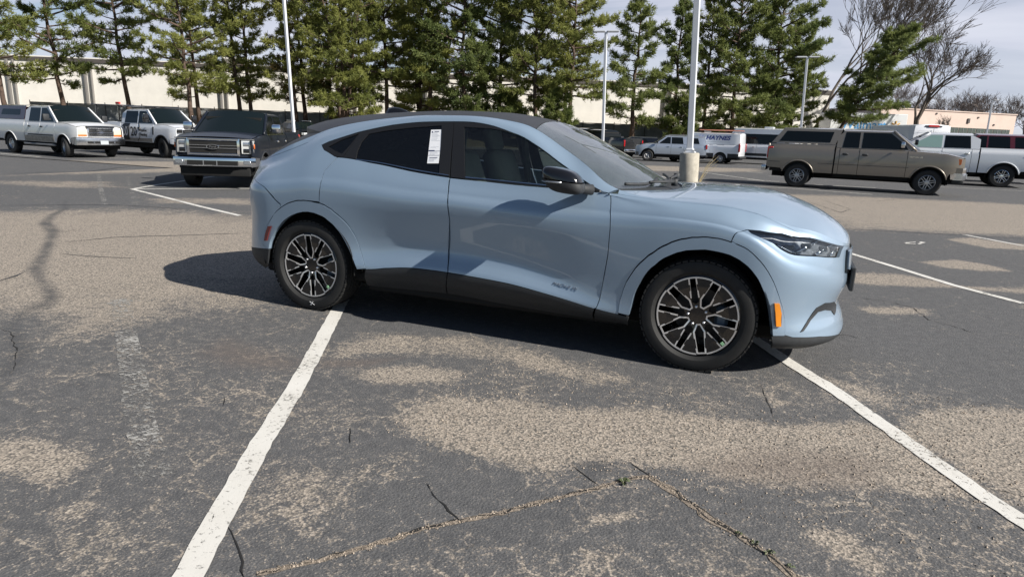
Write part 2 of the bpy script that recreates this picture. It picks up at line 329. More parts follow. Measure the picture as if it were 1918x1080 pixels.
# ---------------------------------------------------------------- the lot: worn patches, stains, paint, cracks and dark lines, in metres on the ground
WEAR = [([(-5.87,-2.87),(-3.88,-1.03),(-2.38,-0.92),(-0.3,-1.02),(0.52,-0.69),(1.32,-0.17),(2.45,-1.23),(1.83,-2.59),(-2.01,-4.34)],0.2,0.4),([(-1.27,-2.36),(-1.24,-2.21),(-1.19,-1.99),(-0.97,-1.96),(-0.77,-1.84),(-0.56,-1.86),(-0.36,-1.74),(-0.1,-1.63),(-0.12,-1.64),(0.15,-1.62),(0.41,-1.59),(0.78,-1.41),(0.95,-1.29),(1.08,-1.43),(1.21,-1.66),(1.32,-1.86),(1.25,-1.96),(1.1,-2.01),(0.95,-2.01),(0.75,-2.06),(0.54,-2.19),(0.33,-2.22),(0.16,-2.2),(0.01,-2.27),(-0.17,-2.25),(-0.31,-2.4),(-0.4,-2.54),(-0.55,-2.54),(-0.66,-2.52),(-0.82,-2.51),(-0.97,-2.5),(-1.13,-2.49)],0.92,0.16),([(-1.86,-1.93),(-1.8,-1.8),(-1.66,-1.65),(-1.46,-1.62),(-1.25,-1.61),(-1.28,-1.78),(-1.46,-1.91),(-1.66,-2.02)],0.82,0.16),([(1.1,-1.35),(1.27,-0.98),(1.48,-0.79),(1.83,-0.66),(2.13,-0.62),(1.67,-2.03),(1.49,-1.91),(1.42,-1.92),(1.34,-1.75),(1.23,-1.54)],0.8,0.15),([(-2.91,-3.37),(-2.78,-3.34),(-2.67,-3.29),(-2.5,-3.28),(-2.31,-3.27),(-2.23,-3.36),(-2.14,-3.52),(-2.31,-3.52),(-2.49,-3.51),(-2.53,-3.58)],0.85,0.15),([(-2.02,-3.62),(-1.95,-3.53),(-1.81,-3.6),(-1.9,-3.66)],0.6,0.08),([(-12.32,0.16),(-10.6,1.3),(-9.36,2.58),(-7.47,3.19),(-4.35,1.34),(-2.93,-0.58),(-3.44,-1.08),(-3.62,-1.77),(-3.85,-2.31),(-4.68,-2.21),(-6.27,-2.41)],0.66,0.9),([(-11.8,-0.06),(-10.3,1.12),(-8.62,2.46),(-7.34,3.04),(-5.3,2.16),(-3.65,0.06),(-4.55,-0.99),(-5.65,-1.64),(-7.13,-2.05)],0.8,0.5),([(-1.51,-3.26),(-1.48,-2.97),(-1.12,-2.79),(-0.79,-3.29),(-1.06,-3.57)],0.42,0.2),([(-1.91,-3.72),(-1.78,-3.47),(-1.47,-3.51),(-1.34,-3.73),(-1.7,-3.9)],0.42,0.25),([(0.6,-2.53),(0.73,-2.43),(0.86,-2.52),(0.87,-2.58),(0.96,-2.66),(0.83,-2.72),(0.72,-2.62)],0.72,0.07),([(-0.18,-2.85),(-0.1,-2.74),(0.02,-2.67),(0.04,-2.7),(-0.08,-2.82)],0.75,0.06),([(-0.92,-3.42),(-0.8,-3.29),(-0.6,-3.27),(-0.51,-3.34),(-0.86,-3.5)],0.45,0.12),([(-0.13,-2.98),(0.0,-2.88),(0.07,-3.07),(-0.08,-3.14)],0.55,0.1),([(0.08,15.22),(3.74,16.54),(8.88,17.48),(5.9,9.3),(4.41,8.9),(1.58,7.86),(0.84,10.53)],0.72,0.8),([(2.95,7.39),(3.41,7.91),(3.79,7.57),(4.47,7.65),(4.27,7.0),(3.37,6.74)],0.8,0.15),([(2.17,4.68),(2.64,5.18),(2.97,4.99),(3.14,4.61),(2.84,4.43),(2.39,4.38)],0.85,0.12),([(1.25,3.34),(1.83,3.59),(2.32,3.2),(3.27,3.67),(3.12,3.15),(2.22,3.05),(1.72,2.84),(1.2,2.71)],0.7,0.15),([(1.13,1.5),(1.5,1.78),(1.85,1.84),(1.71,1.57),(1.25,1.31)],0.6,0.1),([(0.46,-1.19),(0.58,-1.15),(0.61,-1.21),(0.49,-1.26)],0.6,0.04),([(0.74,-0.58),(0.97,-0.66),(1.19,-0.86),(1.07,-1.0),(0.81,-0.79)],0.5,0.1),([(-2.38,-1.21),(-2.06,-1.1),(-1.61,-0.92),(-0.89,-1.05),(-0.17,-1.25),(-0.59,-1.46),(-1.16,-1.31),(-1.79,-1.53),(-2.19,-1.8)],0.5,0.15),([(-25.03,6.82),(-19.62,12.43),(-16.19,12.65),(-14.37,10.69),(-15.67,8.96),(-17.11,5.16),(-18.02,3.5)],0.8,1.0),([(-9.45,27.87),(-4.6,30.5),(-0.88,32.87),(-0.73,28.92),(-3.95,25.19),(-7.31,22.32)],0.75,1.0),([(-16.31,3.62),(-14.09,5.66),(-12.41,5.01),(-13.42,3.99)],0.45,0.4),([(-10.77,3.81),(-9.1,5.05),(-8.35,4.24),(-9.79,3.45)],0.5,0.3)]
DARK = [([(-11.3,2.78),(-10.13,2.03),(-9.73,1.62),(-9.4,1.33),(-8.94,0.98),(-8.14,0.55),(-7.46,0.04),(-6.66,-0.56),(-6.26,-0.86),(-5.83,-1.16),(-5.31,-1.4),(-4.99,-1.57),(-4.74,-1.81),(-4.66,-1.91),(-5.24,-1.54),(-5.71,-1.3),(-6.2,-1.07),(-6.75,-0.62),(-7.55,-0.02),(-8.14,0.4),(-8.94,0.8),(-9.68,1.43),(-10.19,1.98)],1.0,0.03),([(-4.93,-1.64),(-4.67,-2.02),(-4.42,-2.26),(-3.84,-2.51),(-3.62,-2.71),(-3.5,-2.88),(-3.65,-2.82),(-3.95,-2.57),(-4.48,-2.29),(-4.84,-1.95),(-4.99,-1.68)],0.8,0.04),([(-0.31,-2.4),(-0.25,-2.33),(-0.17,-2.33),(-0.17,-2.39),(-0.23,-2.46),(-0.28,-2.44)],0.9,0.05),([(-3.13,-2.77),(-3.07,-2.74),(-3.02,-2.76),(-3.07,-2.8)],0.8,0.02),([(-3.13,-2.6),(-3.08,-2.55),(-3.05,-2.59),(-3.09,-2.62)],0.8,0.02),([(-3.26,-2.22),(-3.19,-2.16),(-3.17,-2.2),(-3.23,-2.24)],0.8,0.02),([(-7.97,2.78),(-7.47,3.05),(-7.03,2.62),(-7.07,2.19)],0.3,0.1),([(-0.56,-3.03),(-0.15,-2.56),(-0.03,-2.61),(-0.33,-2.97),(-0.6,-3.27),(-0.87,-3.48),(-0.92,-3.42)],0.35,0.1),([(0.04,-2.52),(0.18,-2.58),(0.46,-2.77),(0.56,-2.85),(0.45,-2.9),(0.28,-2.79),(0.07,-2.67)],0.35,0.1)]
BROWN = [([(-2.91,-2.07),(-3.01,-1.76),(-2.78,-1.82),(-2.26,-1.89),(-2.22,-2.05),(-2.57,-2.16)],0.6,0.12),([(-2.18,-1.82),(-1.97,-1.71),(-1.73,-1.53),(-1.85,-1.79),(-2.09,-1.93)],0.6,0.06),([(0.19,-2.16),(0.46,-1.88),(0.82,-1.74),(0.98,-1.77),(0.91,-2.01),(0.64,-2.14),(0.33,-2.22)],0.6,0.12)]
LINES = [([(-1.2,-3.76),(-1.24,-3.68),(-1.38,-3.44),(-1.52,-3.18),(-1.73,-2.79),(-1.96,-2.34),(-2.25,-1.8),(-2.76,-0.88),(-3.35,0.2)],0.115,0.06),([(-1.02,2.6),(-0.31,1.27),(0.59,-0.44),(0.84,-0.86),(1.07,-1.33),(1.24,-1.68),(1.36,-1.92),(1.45,-2.07),(1.75,-2.65)],0.11,0.08),([(0.6,6.2),(1.38,4.84),(1.8,4.05),(2.24,3.19),(2.7,2.57)],0.1,0.12),([(3.39,8.27),(3.53,8.04),(3.98,7.33)],0.1,0.2),([(-12.19,4.8),(-10.55,4.16),(-8.87,3.48),(-7.5,2.98)],0.1,0.1),([(-12.19,4.8),(-11.66,5.48),(-10.65,6.53)],0.1,0.1),([(-12.19,4.8),(-12.75,5.96),(-13.09,6.83),(-13.78,8.49)],0.1,0.1),([(-16.04,6.89),(-12.81,4.56),(-10.22,2.72)],0.1,0.62),([(-14.94,6.85),(-11.88,4.55),(-9.73,2.91)],0.1,0.66),([(-4.51,-1.4),(-3.69,-1.99),(-3.12,-2.4),(-2.69,-2.71),(-2.26,-3.02),(-2.06,-3.15),(-1.86,-3.29)],0.15,0.6),([(-4.54,-1.64),(-4.41,-1.46),(-4.22,-1.23),(-3.95,-0.94)],0.08,0.7),([(-4.31,21.44),(-3.03,18.65)],0.1,0.1),([(-3.1,25.79),(-0.26,21.45)],0.1,0.1),([(-2.42,18.42),(-0.62,17.62)],0.1,0.2),([(-0.64,17.96),(0.8,17.99),(2.94,17.37)],0.1,0.1),([(1.47,20.86),(3.42,21.04)],0.1,0.15),([(0.13,13.93),(0.56,13.99)],0.1,0.2),([(-0.84,21.74),(0.29,21.5)],0.1,0.15),([(-1.17,28.19),(-0.49,27.77)],0.1,0.1),([(2.71,20.58),(4.31,20.49)],0.1,0.2),([(5.89,24.13),(8.59,24.38)],0.1,0.3),([(-26.72,10.85),(-24.1,10.62)],0.1,0.1),([(-22.57,12.1),(-20.17,13.63)],0.1,0.3),([(-5.07,25.48),(-4.18,25.48)],0.1,0.3),([(-0.16,25.27),(0.39,25.46)],0.1,0.3)]
CRACKS_AND_LINES = [([(-1.05,-3.58),(-0.94,-3.46),(-0.91,-3.44),(-0.8,-3.29),(-0.67,-3.11),(-0.59,-3.03),(-0.47,-2.91),(-0.32,-2.73),(-0.17,-2.56),(-0.07,-2.43),(0.01,-2.37)],0.026,'gravel'),([(0.01,-2.37),(0.09,-2.42),(0.2,-2.51),(0.29,-2.59),(0.36,-2.63),(0.43,-2.68),(0.5,-2.73),(0.56,-2.8),(0.61,-2.85)],0.035,'gravel'),([(0.03,-2.38),(0.2,-2.5),(0.29,-2.57),(0.36,-2.62),(0.47,-2.71)],0.014,'crack'),([(-0.82,-2.85),(-0.71,-2.94),(-0.58,-3.03)],0.016,'crack'),([(-0.33,-2.42),(-0.17,-2.54)],0.009,'crack'),([(-0.11,-2.25),(0.04,-2.38)],0.01,'crack'),([(-1.33,-3.41),(-1.22,-3.49),(-1.15,-3.54),(-1.08,-3.61)],0.014,'crack'),([(-1.42,-2.56),(-1.34,-2.67)],0.012,'crack'),([(-4.48,-2.33),(-4.36,-2.33),(-3.98,-2.53),(-3.68,-2.72),(-3.56,-2.82)],0.012,'crack'),([(1.16,1.98),(1.46,1.96),(1.64,1.79),(1.7,1.38),(1.86,1.24),(1.98,1.05)],0.014,'crack'),([(0.69,0.2),(0.99,0.51),(1.11,0.43)],0.012,'crack'),([(2.91,5.94),(3.11,5.63),(3.21,5.02)],0.01,'crack'),([(1.44,7.77),(2.45,8.01),(4.28,8.4),(4.72,8.5)],0.05,'dark_line'),([(0.49,12.64),(1.11,12.92),(1.64,10.79),(1.91,11.79),(1.39,14.22)],0.03,'crack'),([(2.2,14.39),(2.78,14.79),(3.1,15.46),(4.19,17.33)],0.03,'crack'),([(1.48,8.45),(2.21,9.04),(2.94,9.53)],0.02,'crack'),([(3.41,16.32),(4.62,17.41),(6.58,20.55)],0.02,'crack'),([(-8.12,0.48),(-8.07,0.6),(-8.05,0.77)],0.02,'crack'),([(-7.32,0.07),(-7.17,0.64),(-6.71,1.11),(-6.14,1.77)],0.03,'dark_line'),([(-6.73,-0.4),(-6.34,-0.35),(-5.81,-0.16)],0.02,'dark_line'),([(-4.74,-0.79),(-4.37,-0.46),(-3.97,-0.18)],0.01,'crack'),([(-5.93,-1.47),(-5.99,-1.33),(-6.11,-1.14)],0.03,'dark_line'),([(-11.25,1.69),(-10.83,2.12),(-10.23,2.71),(-9.49,2.96),(-8.65,3.11)],0.04,'dark_line'),([(-17.45,5.36),(-17.58,6.52),(-17.07,7.2),(-18.49,9.84)],0.05,'dark_line'),([(1.37,-1.83),(1.47,-1.81),(1.51,-1.83),(1.65,-1.81)],0.015,'crack'),([(0.42,-0.94),(0.49,-1.37),(0.5,-1.48)],0.008,'crack'),([(1.06,-1.35),(1.1,-1.31)],0.008,'crack'),([(-1.43,-2.54),(-1.33,-2.68)],0.01,'crack'),([(-2.24,-2.54),(-2.16,-2.63)],0.008,'crack')]  # cracks, gravel joints and dark ribbons, one a long line beyond the bonnet
WEEDS = [((-0.08,-2.47),0.032),((0.4,-2.65),0.014),((0.46,-2.69),0.018),((0.51,-2.73),0.021),((0.58,-2.78),0.016)]
MARK = [(2.25,6.52),(2.49,6.81),(2.56,6.74),(2.43,6.46),(2.25,6.41)]
def asphalt():
    m = bpy.data.materials.new('worn sealed asphalt'); t, p = nodes(m); N = t.nodes.new; Lk = t.links.new
    geo = N('ShaderNodeNewGeometry'); at = N('ShaderNodeAttribute'); at.attribute_name = 'lot'; sp = N('ShaderNodeSeparateColor'); Lk(at.outputs['Color'], sp.inputs[0])
    def noise(sc, det=4, ro=.6, dist=0.0):
        n = N('ShaderNodeTexNoise'); n.inputs['Scale'].default_value = sc; n.inputs['Detail'].default_value = det; n.inputs['Roughness'].default_value = ro; n.inputs['Distortion'].default_value = dist; Lk(geo.outputs['Position'], n.inputs['Vector']); return n.outputs['Fac']
    def ma(op, a, b=None, c=None):
        n = N('ShaderNodeMath'); n.operation = op
        for i, q in enumerate((a, b, c)):
            if q is None: continue
            if isinstance(q, (int, float)): n.inputs[i].default_value = q
            else: Lk(q, n.inputs[i])
        return n.outputs[0]
    def mr(v, a, b, c=0.0, d=1.0, smooth=True):
        n = N('ShaderNodeMapRange'); n.interpolation_type = 'SMOOTHSTEP' if smooth else 'LINEAR'
        for i, q in enumerate((a, b, c, d)): n.inputs[i+1].default_value = q
        Lk(v, n.inputs[0]); return n.outputs[0]
    def mixc(f, a, b):
        n = N('ShaderNodeMix'); n.data_type = 'RGBA'
        for k, q in (('Factor', f), ('A', a), ('B', b)):
            if isinstance(q, tuple): n.inputs[k].default_value = (*q, 1)
            elif isinstance(q, (int, float)): n.inputs[k].default_value = q
            else: Lk(q, n.inputs[k])
        return n.outputs['Result']
    big = noise(.35, 5, .6); mid = noise(2.6, 6, .65); fine = noise(16, 6, .72, .4); gran = noise(62, 3, .7); grit = noise(170, 2, .6)
    # warped position for the crackle
    nd = N('ShaderNodeTexNoise'); nd.inputs['Scale'].default_value = 2.2; nd.inputs['Detail'].default_value = 4; Lk(geo.outputs['Position'], nd.inputs['Vector'])
    vs_ = N('ShaderNodeVectorMath'); vs_.operation = 'SCALE'; vs_.inputs['Scale'].default_value = .35; Lk(nd.outputs['Color'], vs_.inputs[0])
    va = N('ShaderNodeVectorMath'); Lk(geo.outputs['Position'], va.inputs[0]); Lk(vs_.outputs[0], va.inputs[1])
    def vor(sc, feat='DISTANCE_TO_EDGE', src=None):
        n = N('ShaderNodeTexVoronoi'); n.feature = feat; n.inputs['Scale'].default_value = sc; Lk(src if src else va.outputs[0], n.inputs['Vector']); return n
    e1 = vor(4.2).outputs['Distance']; e2 = vor(13).outputs['Distance']
    stone = vor(95, 'F1', geo.outputs['Position'])
    wear = ma('ADD', sp.outputs['Red'], ma('MULTIPLY', ma('SUBTRACT', big, .52), .55))
    # the sealer has flaked off more where the wear is higher, along hairlines first
    crk = ma('MULTIPLY', mr(e1, .0, .05, 1, 0), mr(mid, .42, .62)); crk2 = ma('MULTIPLY', mr(e2, .0, .10, 1, 0), mr(noise(1.1, 4), .40, .62))
    f = ma('ADD', ma('ADD', ma('MULTIPLY', wear, 1.0), ma('MULTIPLY', ma('SUBTRACT', fine, .5), 1.0)), ma('MULTIPLY', ma('SUBTRACT', mid, .5), .7))
    f = ma('ADD', f, ma('ADD', ma('MULTIPLY', crk, .27), ma('MULTIPLY', crk2, .22)))
    f = ma('ADD', f, ma('ADD', ma('MULTIPLY', ma('SUBTRACT', gran, .5), 1.25), ma('MULTIPLY', ma('SUBTRACT', grit, .5), .75)))
    mask = mr(f, .24, .60)
    tanc = N('ShaderNodeValToRGB'); Lk(stone.outputs['Color'], tanc.inputs[0]); el = tanc.color_ramp.elements
    el[0].position = .0; el[0].color = (.10, .092, .083, 1); el[1].position = 1; el[1].color = (.45, .395, .33, 1); e = el.new(.35); e.color = (.25, .218, .182, 1); e = el.new(.75); e.color = (.37, .317, .262, 1)
    seal = mixc(mr(fine, .3, .75), (.072, .073, .076), (.106, .106, .108)); seal = mixc(mr(grit, .60, .72, 0, .8), seal, (.33, .30, .26)); seal = mixc(mr(grit, .28, .38, .6, 0), seal, (.035, .036, .038))
    gapc = mixc(mr(stone.outputs['Distance'], .50, .85), tanc.outputs[0], (.10, .094, .085)); col = mixc(mask, seal, gapc)
    col = mixc(ma('MULTIPLY', sp.outputs['Blue'], mr(fine, .25, .6, .35, 1)), col, (.12, .098, .086))
    dk = ma('MULTIPLY', sp.outputs['Green'], mr(mid, .28, .62, .45, 1)); col = mixc(ma('MULTIPLY', dk, .85), col, (.050, .052, .056))
    Lk(col, p.inputs['Base Color']); p.inputs['Roughness'].default_value = .88; p.inputs['Specular IOR Level'].default_value = .3
    h = ma('ADD', ma('MULTIPLY', stone.outputs['Distance'], .8), ma('MULTIPLY', gran, .8)); b = N('ShaderNodeBump'); b.inputs['Strength'].default_value = .55; b.inputs['Distance'].default_value = .006; Lk(h, b.inputs['Height']); Lk(b.outputs[0], p.inputs['Normal'])
    return m
M['asphalt'] = asphalt()
def soft_in(X, Y, poly, soft):
    P = np.array(poly, float); ins = np.zeros(X.shape, bool); dmin = np.full(X.shape, 1e9)
    for i in range(len(P)):
        a, b = P[i-1], P[i]; c = (a[1] > Y) != (b[1] > Y); xx = (b[0]-a[0])*(Y-a[1])/(b[1]-a[1]+1e-12)+a[0]; ins ^= c & (X < xx)
        e = b-a; t = np.clip(((X-a[0])*e[0]+(Y-a[1])*e[1])/(e@e+1e-12), 0, 1); dmin = np.minimum(dmin, (X-a[0]-t*e[0])**2+(Y-a[1]-t*e[1])**2)
    d = np.sqrt(dmin)*np.where(ins, 1, -1); q = np.clip(d/soft*.5+.5, 0, 1); return q*q*(3-2*q)
def sheet(name, x0, x1, y0, y1, st, z):
    xs = np.arange(x0, x1+st*.5, st); ys = np.arange(y0, y1+st*.5, st); n, m = len(xs), len(ys); X, Y = np.meshgrid(xs, ys, indexing='ij')
    co = np.stack([X, Y, np.full_like(X, z)], -1).reshape(-1, 3).astype(np.float32); i = np.arange((n-1)*(m-1)); a = (i//(m-1))*m+i % (m-1); q = np.stack([a, a+m, a+m+1, a+1], 1).astype(np.int32)
    me = bpy.data.meshes.new(name); me.vertices.add(len(co)); me.vertices.foreach_set('co', co.ravel()); me.loops.add(q.size); me.loops.foreach_set('vertex_index', q.ravel()); me.polygons.add(len(q)); me.polygons.foreach_set('loop_start', np.arange(0, q.size, 4, dtype=np.int32)); me.update(calc_edges=True)
    C = np.zeros((n, m, 4), np.float32); C[..., 3] = 1
    for ch, data in ((0, WEAR), (1, DARK), (2, BROWN)):
        for poly, s, f in data:
            P = np.array(poly); lo = P.min(0)-f; hi = P.max(0)+f; ix = (xs >= lo[0]) & (xs <= hi[0]); iy = (ys >= lo[1]) & (ys <= hi[1])
            if ix.any() and iy.any():
                v = s*soft_in(X[np.ix_(ix, iy)], Y[np.ix_(ix, iy)], poly, f); C[np.ix_(ix, iy, [ch])] = np.maximum(C[np.ix_(ix, iy, [ch])], v[..., None])
    at = me.attributes.new('lot', 'FLOAT_COLOR', 'POINT'); at.data.foreach_set('color', C.ravel()); me.materials.append(M['asphalt'])
    o = bpy.data.objects.new(name, me); COL.objects.link(o); return tag(o, kind='structure')
sheet('parking_lot', -17.0, 9.0, -4.95, 10.05, .05, 0.0)
sheet('parking_lot', -62.0, 58.0, 10.05, 54.05, .4, 0.0)
sheet('ground', -420, 420, -60, 900, 20, -0.02)
# paint, worn to different degrees
def paintmat(name, wear, col=(.66, .65, .62)):
    m = bpy.data.materials.new(name); m.use_nodes = True; t = m.node_tree; p = t.nodes['Principled BSDF']; o = t.nodes['Material Output']; N = t.nodes.new
    geo = N('ShaderNodeNewGeometry'); a = N('ShaderNodeTexNoise'); a.inputs['Scale'].default_value = 34; a.inputs['Detail'].default_value = 7; a.inputs['Roughness'].default_value = .75; b = N('ShaderNodeTexNoise'); b.inputs['Scale'].default_value = 3.0; b.inputs['Detail'].default_value = 3
    wv = N('ShaderNodeTexVoronoi'); wv.feature = 'DISTANCE_TO_EDGE'; wv.inputs['Scale'].default_value = 7; t.links.new(geo.outputs['Position'], wv.inputs['Vector'])
    for q in (a, b): t.links.new(geo.outputs['Position'], q.inputs['Vector'])
    mu = N('ShaderNodeMath'); mu.operation = 'MULTIPLY_ADD'; mu.inputs[1].default_value = .35; t.links.new(b.outputs[0], mu.inputs[0]); t.links.new(a.outputs[0], mu.inputs[2])
    r = N('ShaderNodeMapRange'); r.inputs[1].default_value = .40+wear*.62; r.inputs[2].default_value = .50+wear*.62; cl = N('ShaderNodeMapRange'); cl.inputs[1].default_value = 0; cl.inputs[2].default_value = .018; cl.inputs[3].default_value = -.10; cl.inputs[4].default_value = 0; t.links.new(wv.outputs['Distance'], cl.inputs[0]); sm = N('ShaderNodeMath'); t.links.new(mu.outputs[0], sm.inputs[0]); t.links.new(cl.outputs[0], sm.inputs[1]); t.links.new(sm.outputs[0], r.inputs[0])
    c = N('ShaderNodeMix'); c.data_type = 'RGBA'; c.inputs['A'].default_value = (col[0]*.72, col[1]*.70, col[2]*.66, 1); c.inputs['B'].default_value = (*col, 1); t.links.new(b.outputs[0], c.inputs['Factor']); t.links.new(c.outputs['Result'], p.inputs['Base Color']); p.inputs['Roughness'].default_value = .75
    bp = N('ShaderNodeBump'); bp.inputs['Strength'].default_value = .4; bp.inputs['Distance'].default_value = .004; t.links.new(a.outputs[0], bp.inputs['Height']); t.links.new(bp.outputs[0], p.inputs['Normal'])
    tr = N('ShaderNodeBsdfTransparent'); mx = N('ShaderNodeMixShader'); t.links.new(r.outputs[0], mx.inputs[0]); t.links.new(tr.outputs[0], mx.inputs[1]); t.links.new(p.outputs[0], mx.inputs[2]); t.links.new(mx.outputs[0], o.inputs['Surface']); return m
PM = {}
def ribbon_on_ground(name, pts, w, m, z, step, jit, rnd, taper=False):
    P = np.array(pts, float); seg = np.hypot(*np.diff(P, axis=0).T); s = np.concatenate([[0], np.cumsum(seg)]); n = max(3, int(s[-1]/step)); q = np.linspace(0, s[-1], n)
    x = np.interp(q, s, P[:, 0]); y = np.interp(q, s, P[:, 1]); dx = np.gradient(x); dy = np.gradient(y); l = np.hypot(dx, dy)+1e-9; nx, ny = -dy/l, dx/l; mb = MB(); G = []
    for i in range(n):
        k = 1-.85*taper*(abs(2*i/(n-1)-1)**3); a = w/2*k+rnd.gauss(0, jit); b = w/2*k+rnd.gauss(0, jit); mid = rnd.gauss(0, jit*1.3)*taper
        G.append([(x[i]+nx[i]*(a+mid), y[i]+ny[i]*(a+mid), z), (x[i]-nx[i]*(b-mid), y[i]-ny[i]*(b-mid), z)])
    mb.grid(np.array(G)); return tag(mb.build(name, m), kind='structure')
rnd = random.Random(11)
for pts, w, wr in LINES:
    if wr not in PM: PM[wr] = paintmat('line paint worn %d%%' % round(wr*100), wr*.54+.125, (.66, .65, .62) if wr < .4 else (.36, .355, .34))
    ribbon_on_ground('parking_line', pts, w*.9, PM[wr], .004+.0004*rnd.random(), .06, .0022, rnd)
mk = MB(); P = [Vector((a, b, .0045)) for a, b in MARK]; c = sum(P, Vector())/len(P)
n = len(P)*4; ring_o = []; ring_i = []
for i in range(len(P)):
    for t in range(4):
        p = P[i].lerp(P[(i+1) % len(P)], t/4); ring_o.append(c+(p-c)*(1+.1*rnd.random())); ring_i.append(c+(p-c)*(.55+.12*rnd.random()))
mk.add(ring_o+ring_i, [(i, (i+1) % n, n+(i+1) % n, n+i) for i in range(n) if i not in (3, 4, 12)]); tag(mk.build('stencil_mark', PM[.2]), kind='structure')
M['crack'] = mat('open crack', (.010, .010, .010), .95); M['dark_line'] = mat('dark ribbon', (.028, .029, .032), .7, var=.3, vscale=20)
M['gravel'] = mat('joint gravel', (.20, .165, .13), .95, var=.75, vscale=60, bump=.6, bscale=150)
stones = MB()
for pts, w, k in CRACKS_AND_LINES:
    P = np.array(pts)
    if k == 'crack':                        # wandering hairline
        D = [];
        for i in range(len(P)-1):
            L = np.hypot(*(P[i+1]-P[i])); m_ = max(2, int(L/.07))
            for t in range(m_): D.append(P[i]+(P[i+1]-P[i])*t/m_+np.array([rnd.gauss(0, .006), rnd.gauss(0, .006)]))
        D.append(P[-1]); ribbon_on_ground('pavement_crack', D, w*.48, M['crack'], .0025, .035, w*.16, rnd, True)
    elif k == 'dark_line': ribbon_on_ground('dark_ribbon', pts, w, M['dark_line'], .002, .10, w*.12, rnd, True)
    else:
        ribbon_on_ground('pavement_joint', pts, w, M['gravel'], .002, .03, w*.16, rnd, False); ribbon_on_ground('pavement_crack', [(a+rnd.gauss(0, .006), b+rnd.gauss(0, .006)) for a, b in pts], .008, M['crack'], .003, .03, .004, rnd, True)
        seg = np.hypot(*np.diff(P, axis=0).T); s = np.concatenate([[0], np.cumsum(seg)])
        for _ in range(int(s[-1]*300)):
            q = rnd.random()*s[-1]; x = np.interp(q, s, P[:, 0])+rnd.gauss(0, w*.36); y = np.interp(q, s, P[:, 1])+rnd.gauss(0, w*.42); r = .0018+.0032*rnd.random()**2
            T = Matrix.Translation((x, y, .003)) @ Matrix.Rotation(rnd.random()*6, 4, 'Z') @ Matrix.Rotation(rnd.random()*2, 4, 'X'); v = [T @ Vector(p)*1 for p in ((r, 0, 0), (-r*.6, r, 0), (-r*.6, -r, 0), (0, 0, r*1.2), (0, 0, -r))]
            stones.add(v, [(0, 1, 3), (1, 2, 3), (2, 0, 3), (1, 0, 4), (2, 1, 4), (0, 2, 4)])
# loose chips scattered over the bare patch
for _ in range(2600):
    poly = WEAR[1][0] if rnd.random() < .7 else WEAR[3][0]; P = np.array(poly); x, y = P[:, 0].min()+rnd.random()*np.ptp(P[:, 0]), P[:, 1].min()+rnd.random()*np.ptp(P[:, 1])
    r = .0025+.004*rnd.random()**2; T = Matrix.Translation((x, y, .001)) @ Matrix.Rotation(rnd.random()*6, 4, 'Z'); stones.add([T @ Vector(p) for p in ((r, 0, 0), (-r*.6, r, 0), (-r*.6, -r, 0), (0, 0, r*1.2))], [(0, 1, 3), (1, 2, 3), (2, 0, 3)])
M['chips'] = mat('gravel chips', (.30, .25, .20), .9, var=.6, vscale=40); tag(stones.build('gravel', M['chips']), kind='stuff')
M['leaf'] = mat('weed leaf', (.075, .095, .038), .6, var=.3, vscale=40)
M['straw'] = mat('dry stalk', (.48, .39, .22), .8)
wl = ['small green weed at the end of the gravel filled joint, below the bare patch']+['uppermost of four tiny weeds in the dark joint at the bottom right', 'second tiny weed down the dark joint at the bottom right', 'largest of four tiny weeds in the dark joint at the bottom right', 'lowest of four tiny weeds in the dark joint at the bottom right']
for i, ((x, y), s) in enumerate(WEEDS):
    w = MB()
    for k in range(9 if i == 0 else 7):
        a = k*2.4+rnd.random(); L = s*(.7+.6*rnd.random()); h = s*(.25+.4*rnd.random()); d = Vector((math.cos(a), math.sin(a), 0)); n_ = Vector((-d.y, d.x, 0))
        w.add([d*L*.1, d*L*.55+n_*L*.28+Vector((0, 0, h)), d*L+Vector((0, 0, h*.6)), d*L*.55-n_*L*.28+Vector((0, 0, h))], [(0, 1, 2, 3)])
    o = w.build('weed', M['leaf']); o.location = (x, y, .002); tag(o, wl[i], 'weed', 'weeds in the pavement joints')
# ---------------------------------------------------------------- body surface of the blue crossover (metres, front axle at x=0)
def pch(xs, ys, xq, sm=0.0):
    xs = np.asarray(xs, float); ys = np.asarray(ys, float)
    h = np.diff(xs); d = np.diff(ys)/h
    m = np.zeros_like(ys); m[0] = d[0]; m[-1] = d[-1]
    for i in range(1, len(xs)-1):
        if d[i-1]*d[i] > 0:
            w1 = 2*h[i]+h[i-1]; w2 = h[i]+2*h[i-1]
            m[i] = (w1+w2)/(w1/d[i-1]+w2/d[i])
    def ev(q):
        q = np.clip(q, xs[0], xs[-1]); i = np.clip(np.searchsorted(xs, q)-1, 0, len(xs)-2)
        t = (q-xs[i])/h[i]
        return ((1+2*t)*(1-t)**2*ys[i]+t*(1-t)**2*h[i]*m[i]+t*t*(3-2*t)*ys[i+1]+t*t*(t-1)*h[i]*m[i+1])
    xq = np.asarray(xq, float)
    if sm > 0:
        off = np.linspace(-2, 2, 9); w = np.exp(-off**2/2); w /= w.sum()
        return sum(wi*ev(xq+o*sm) for wi, o in zip(w, off))
    return ev(xq)

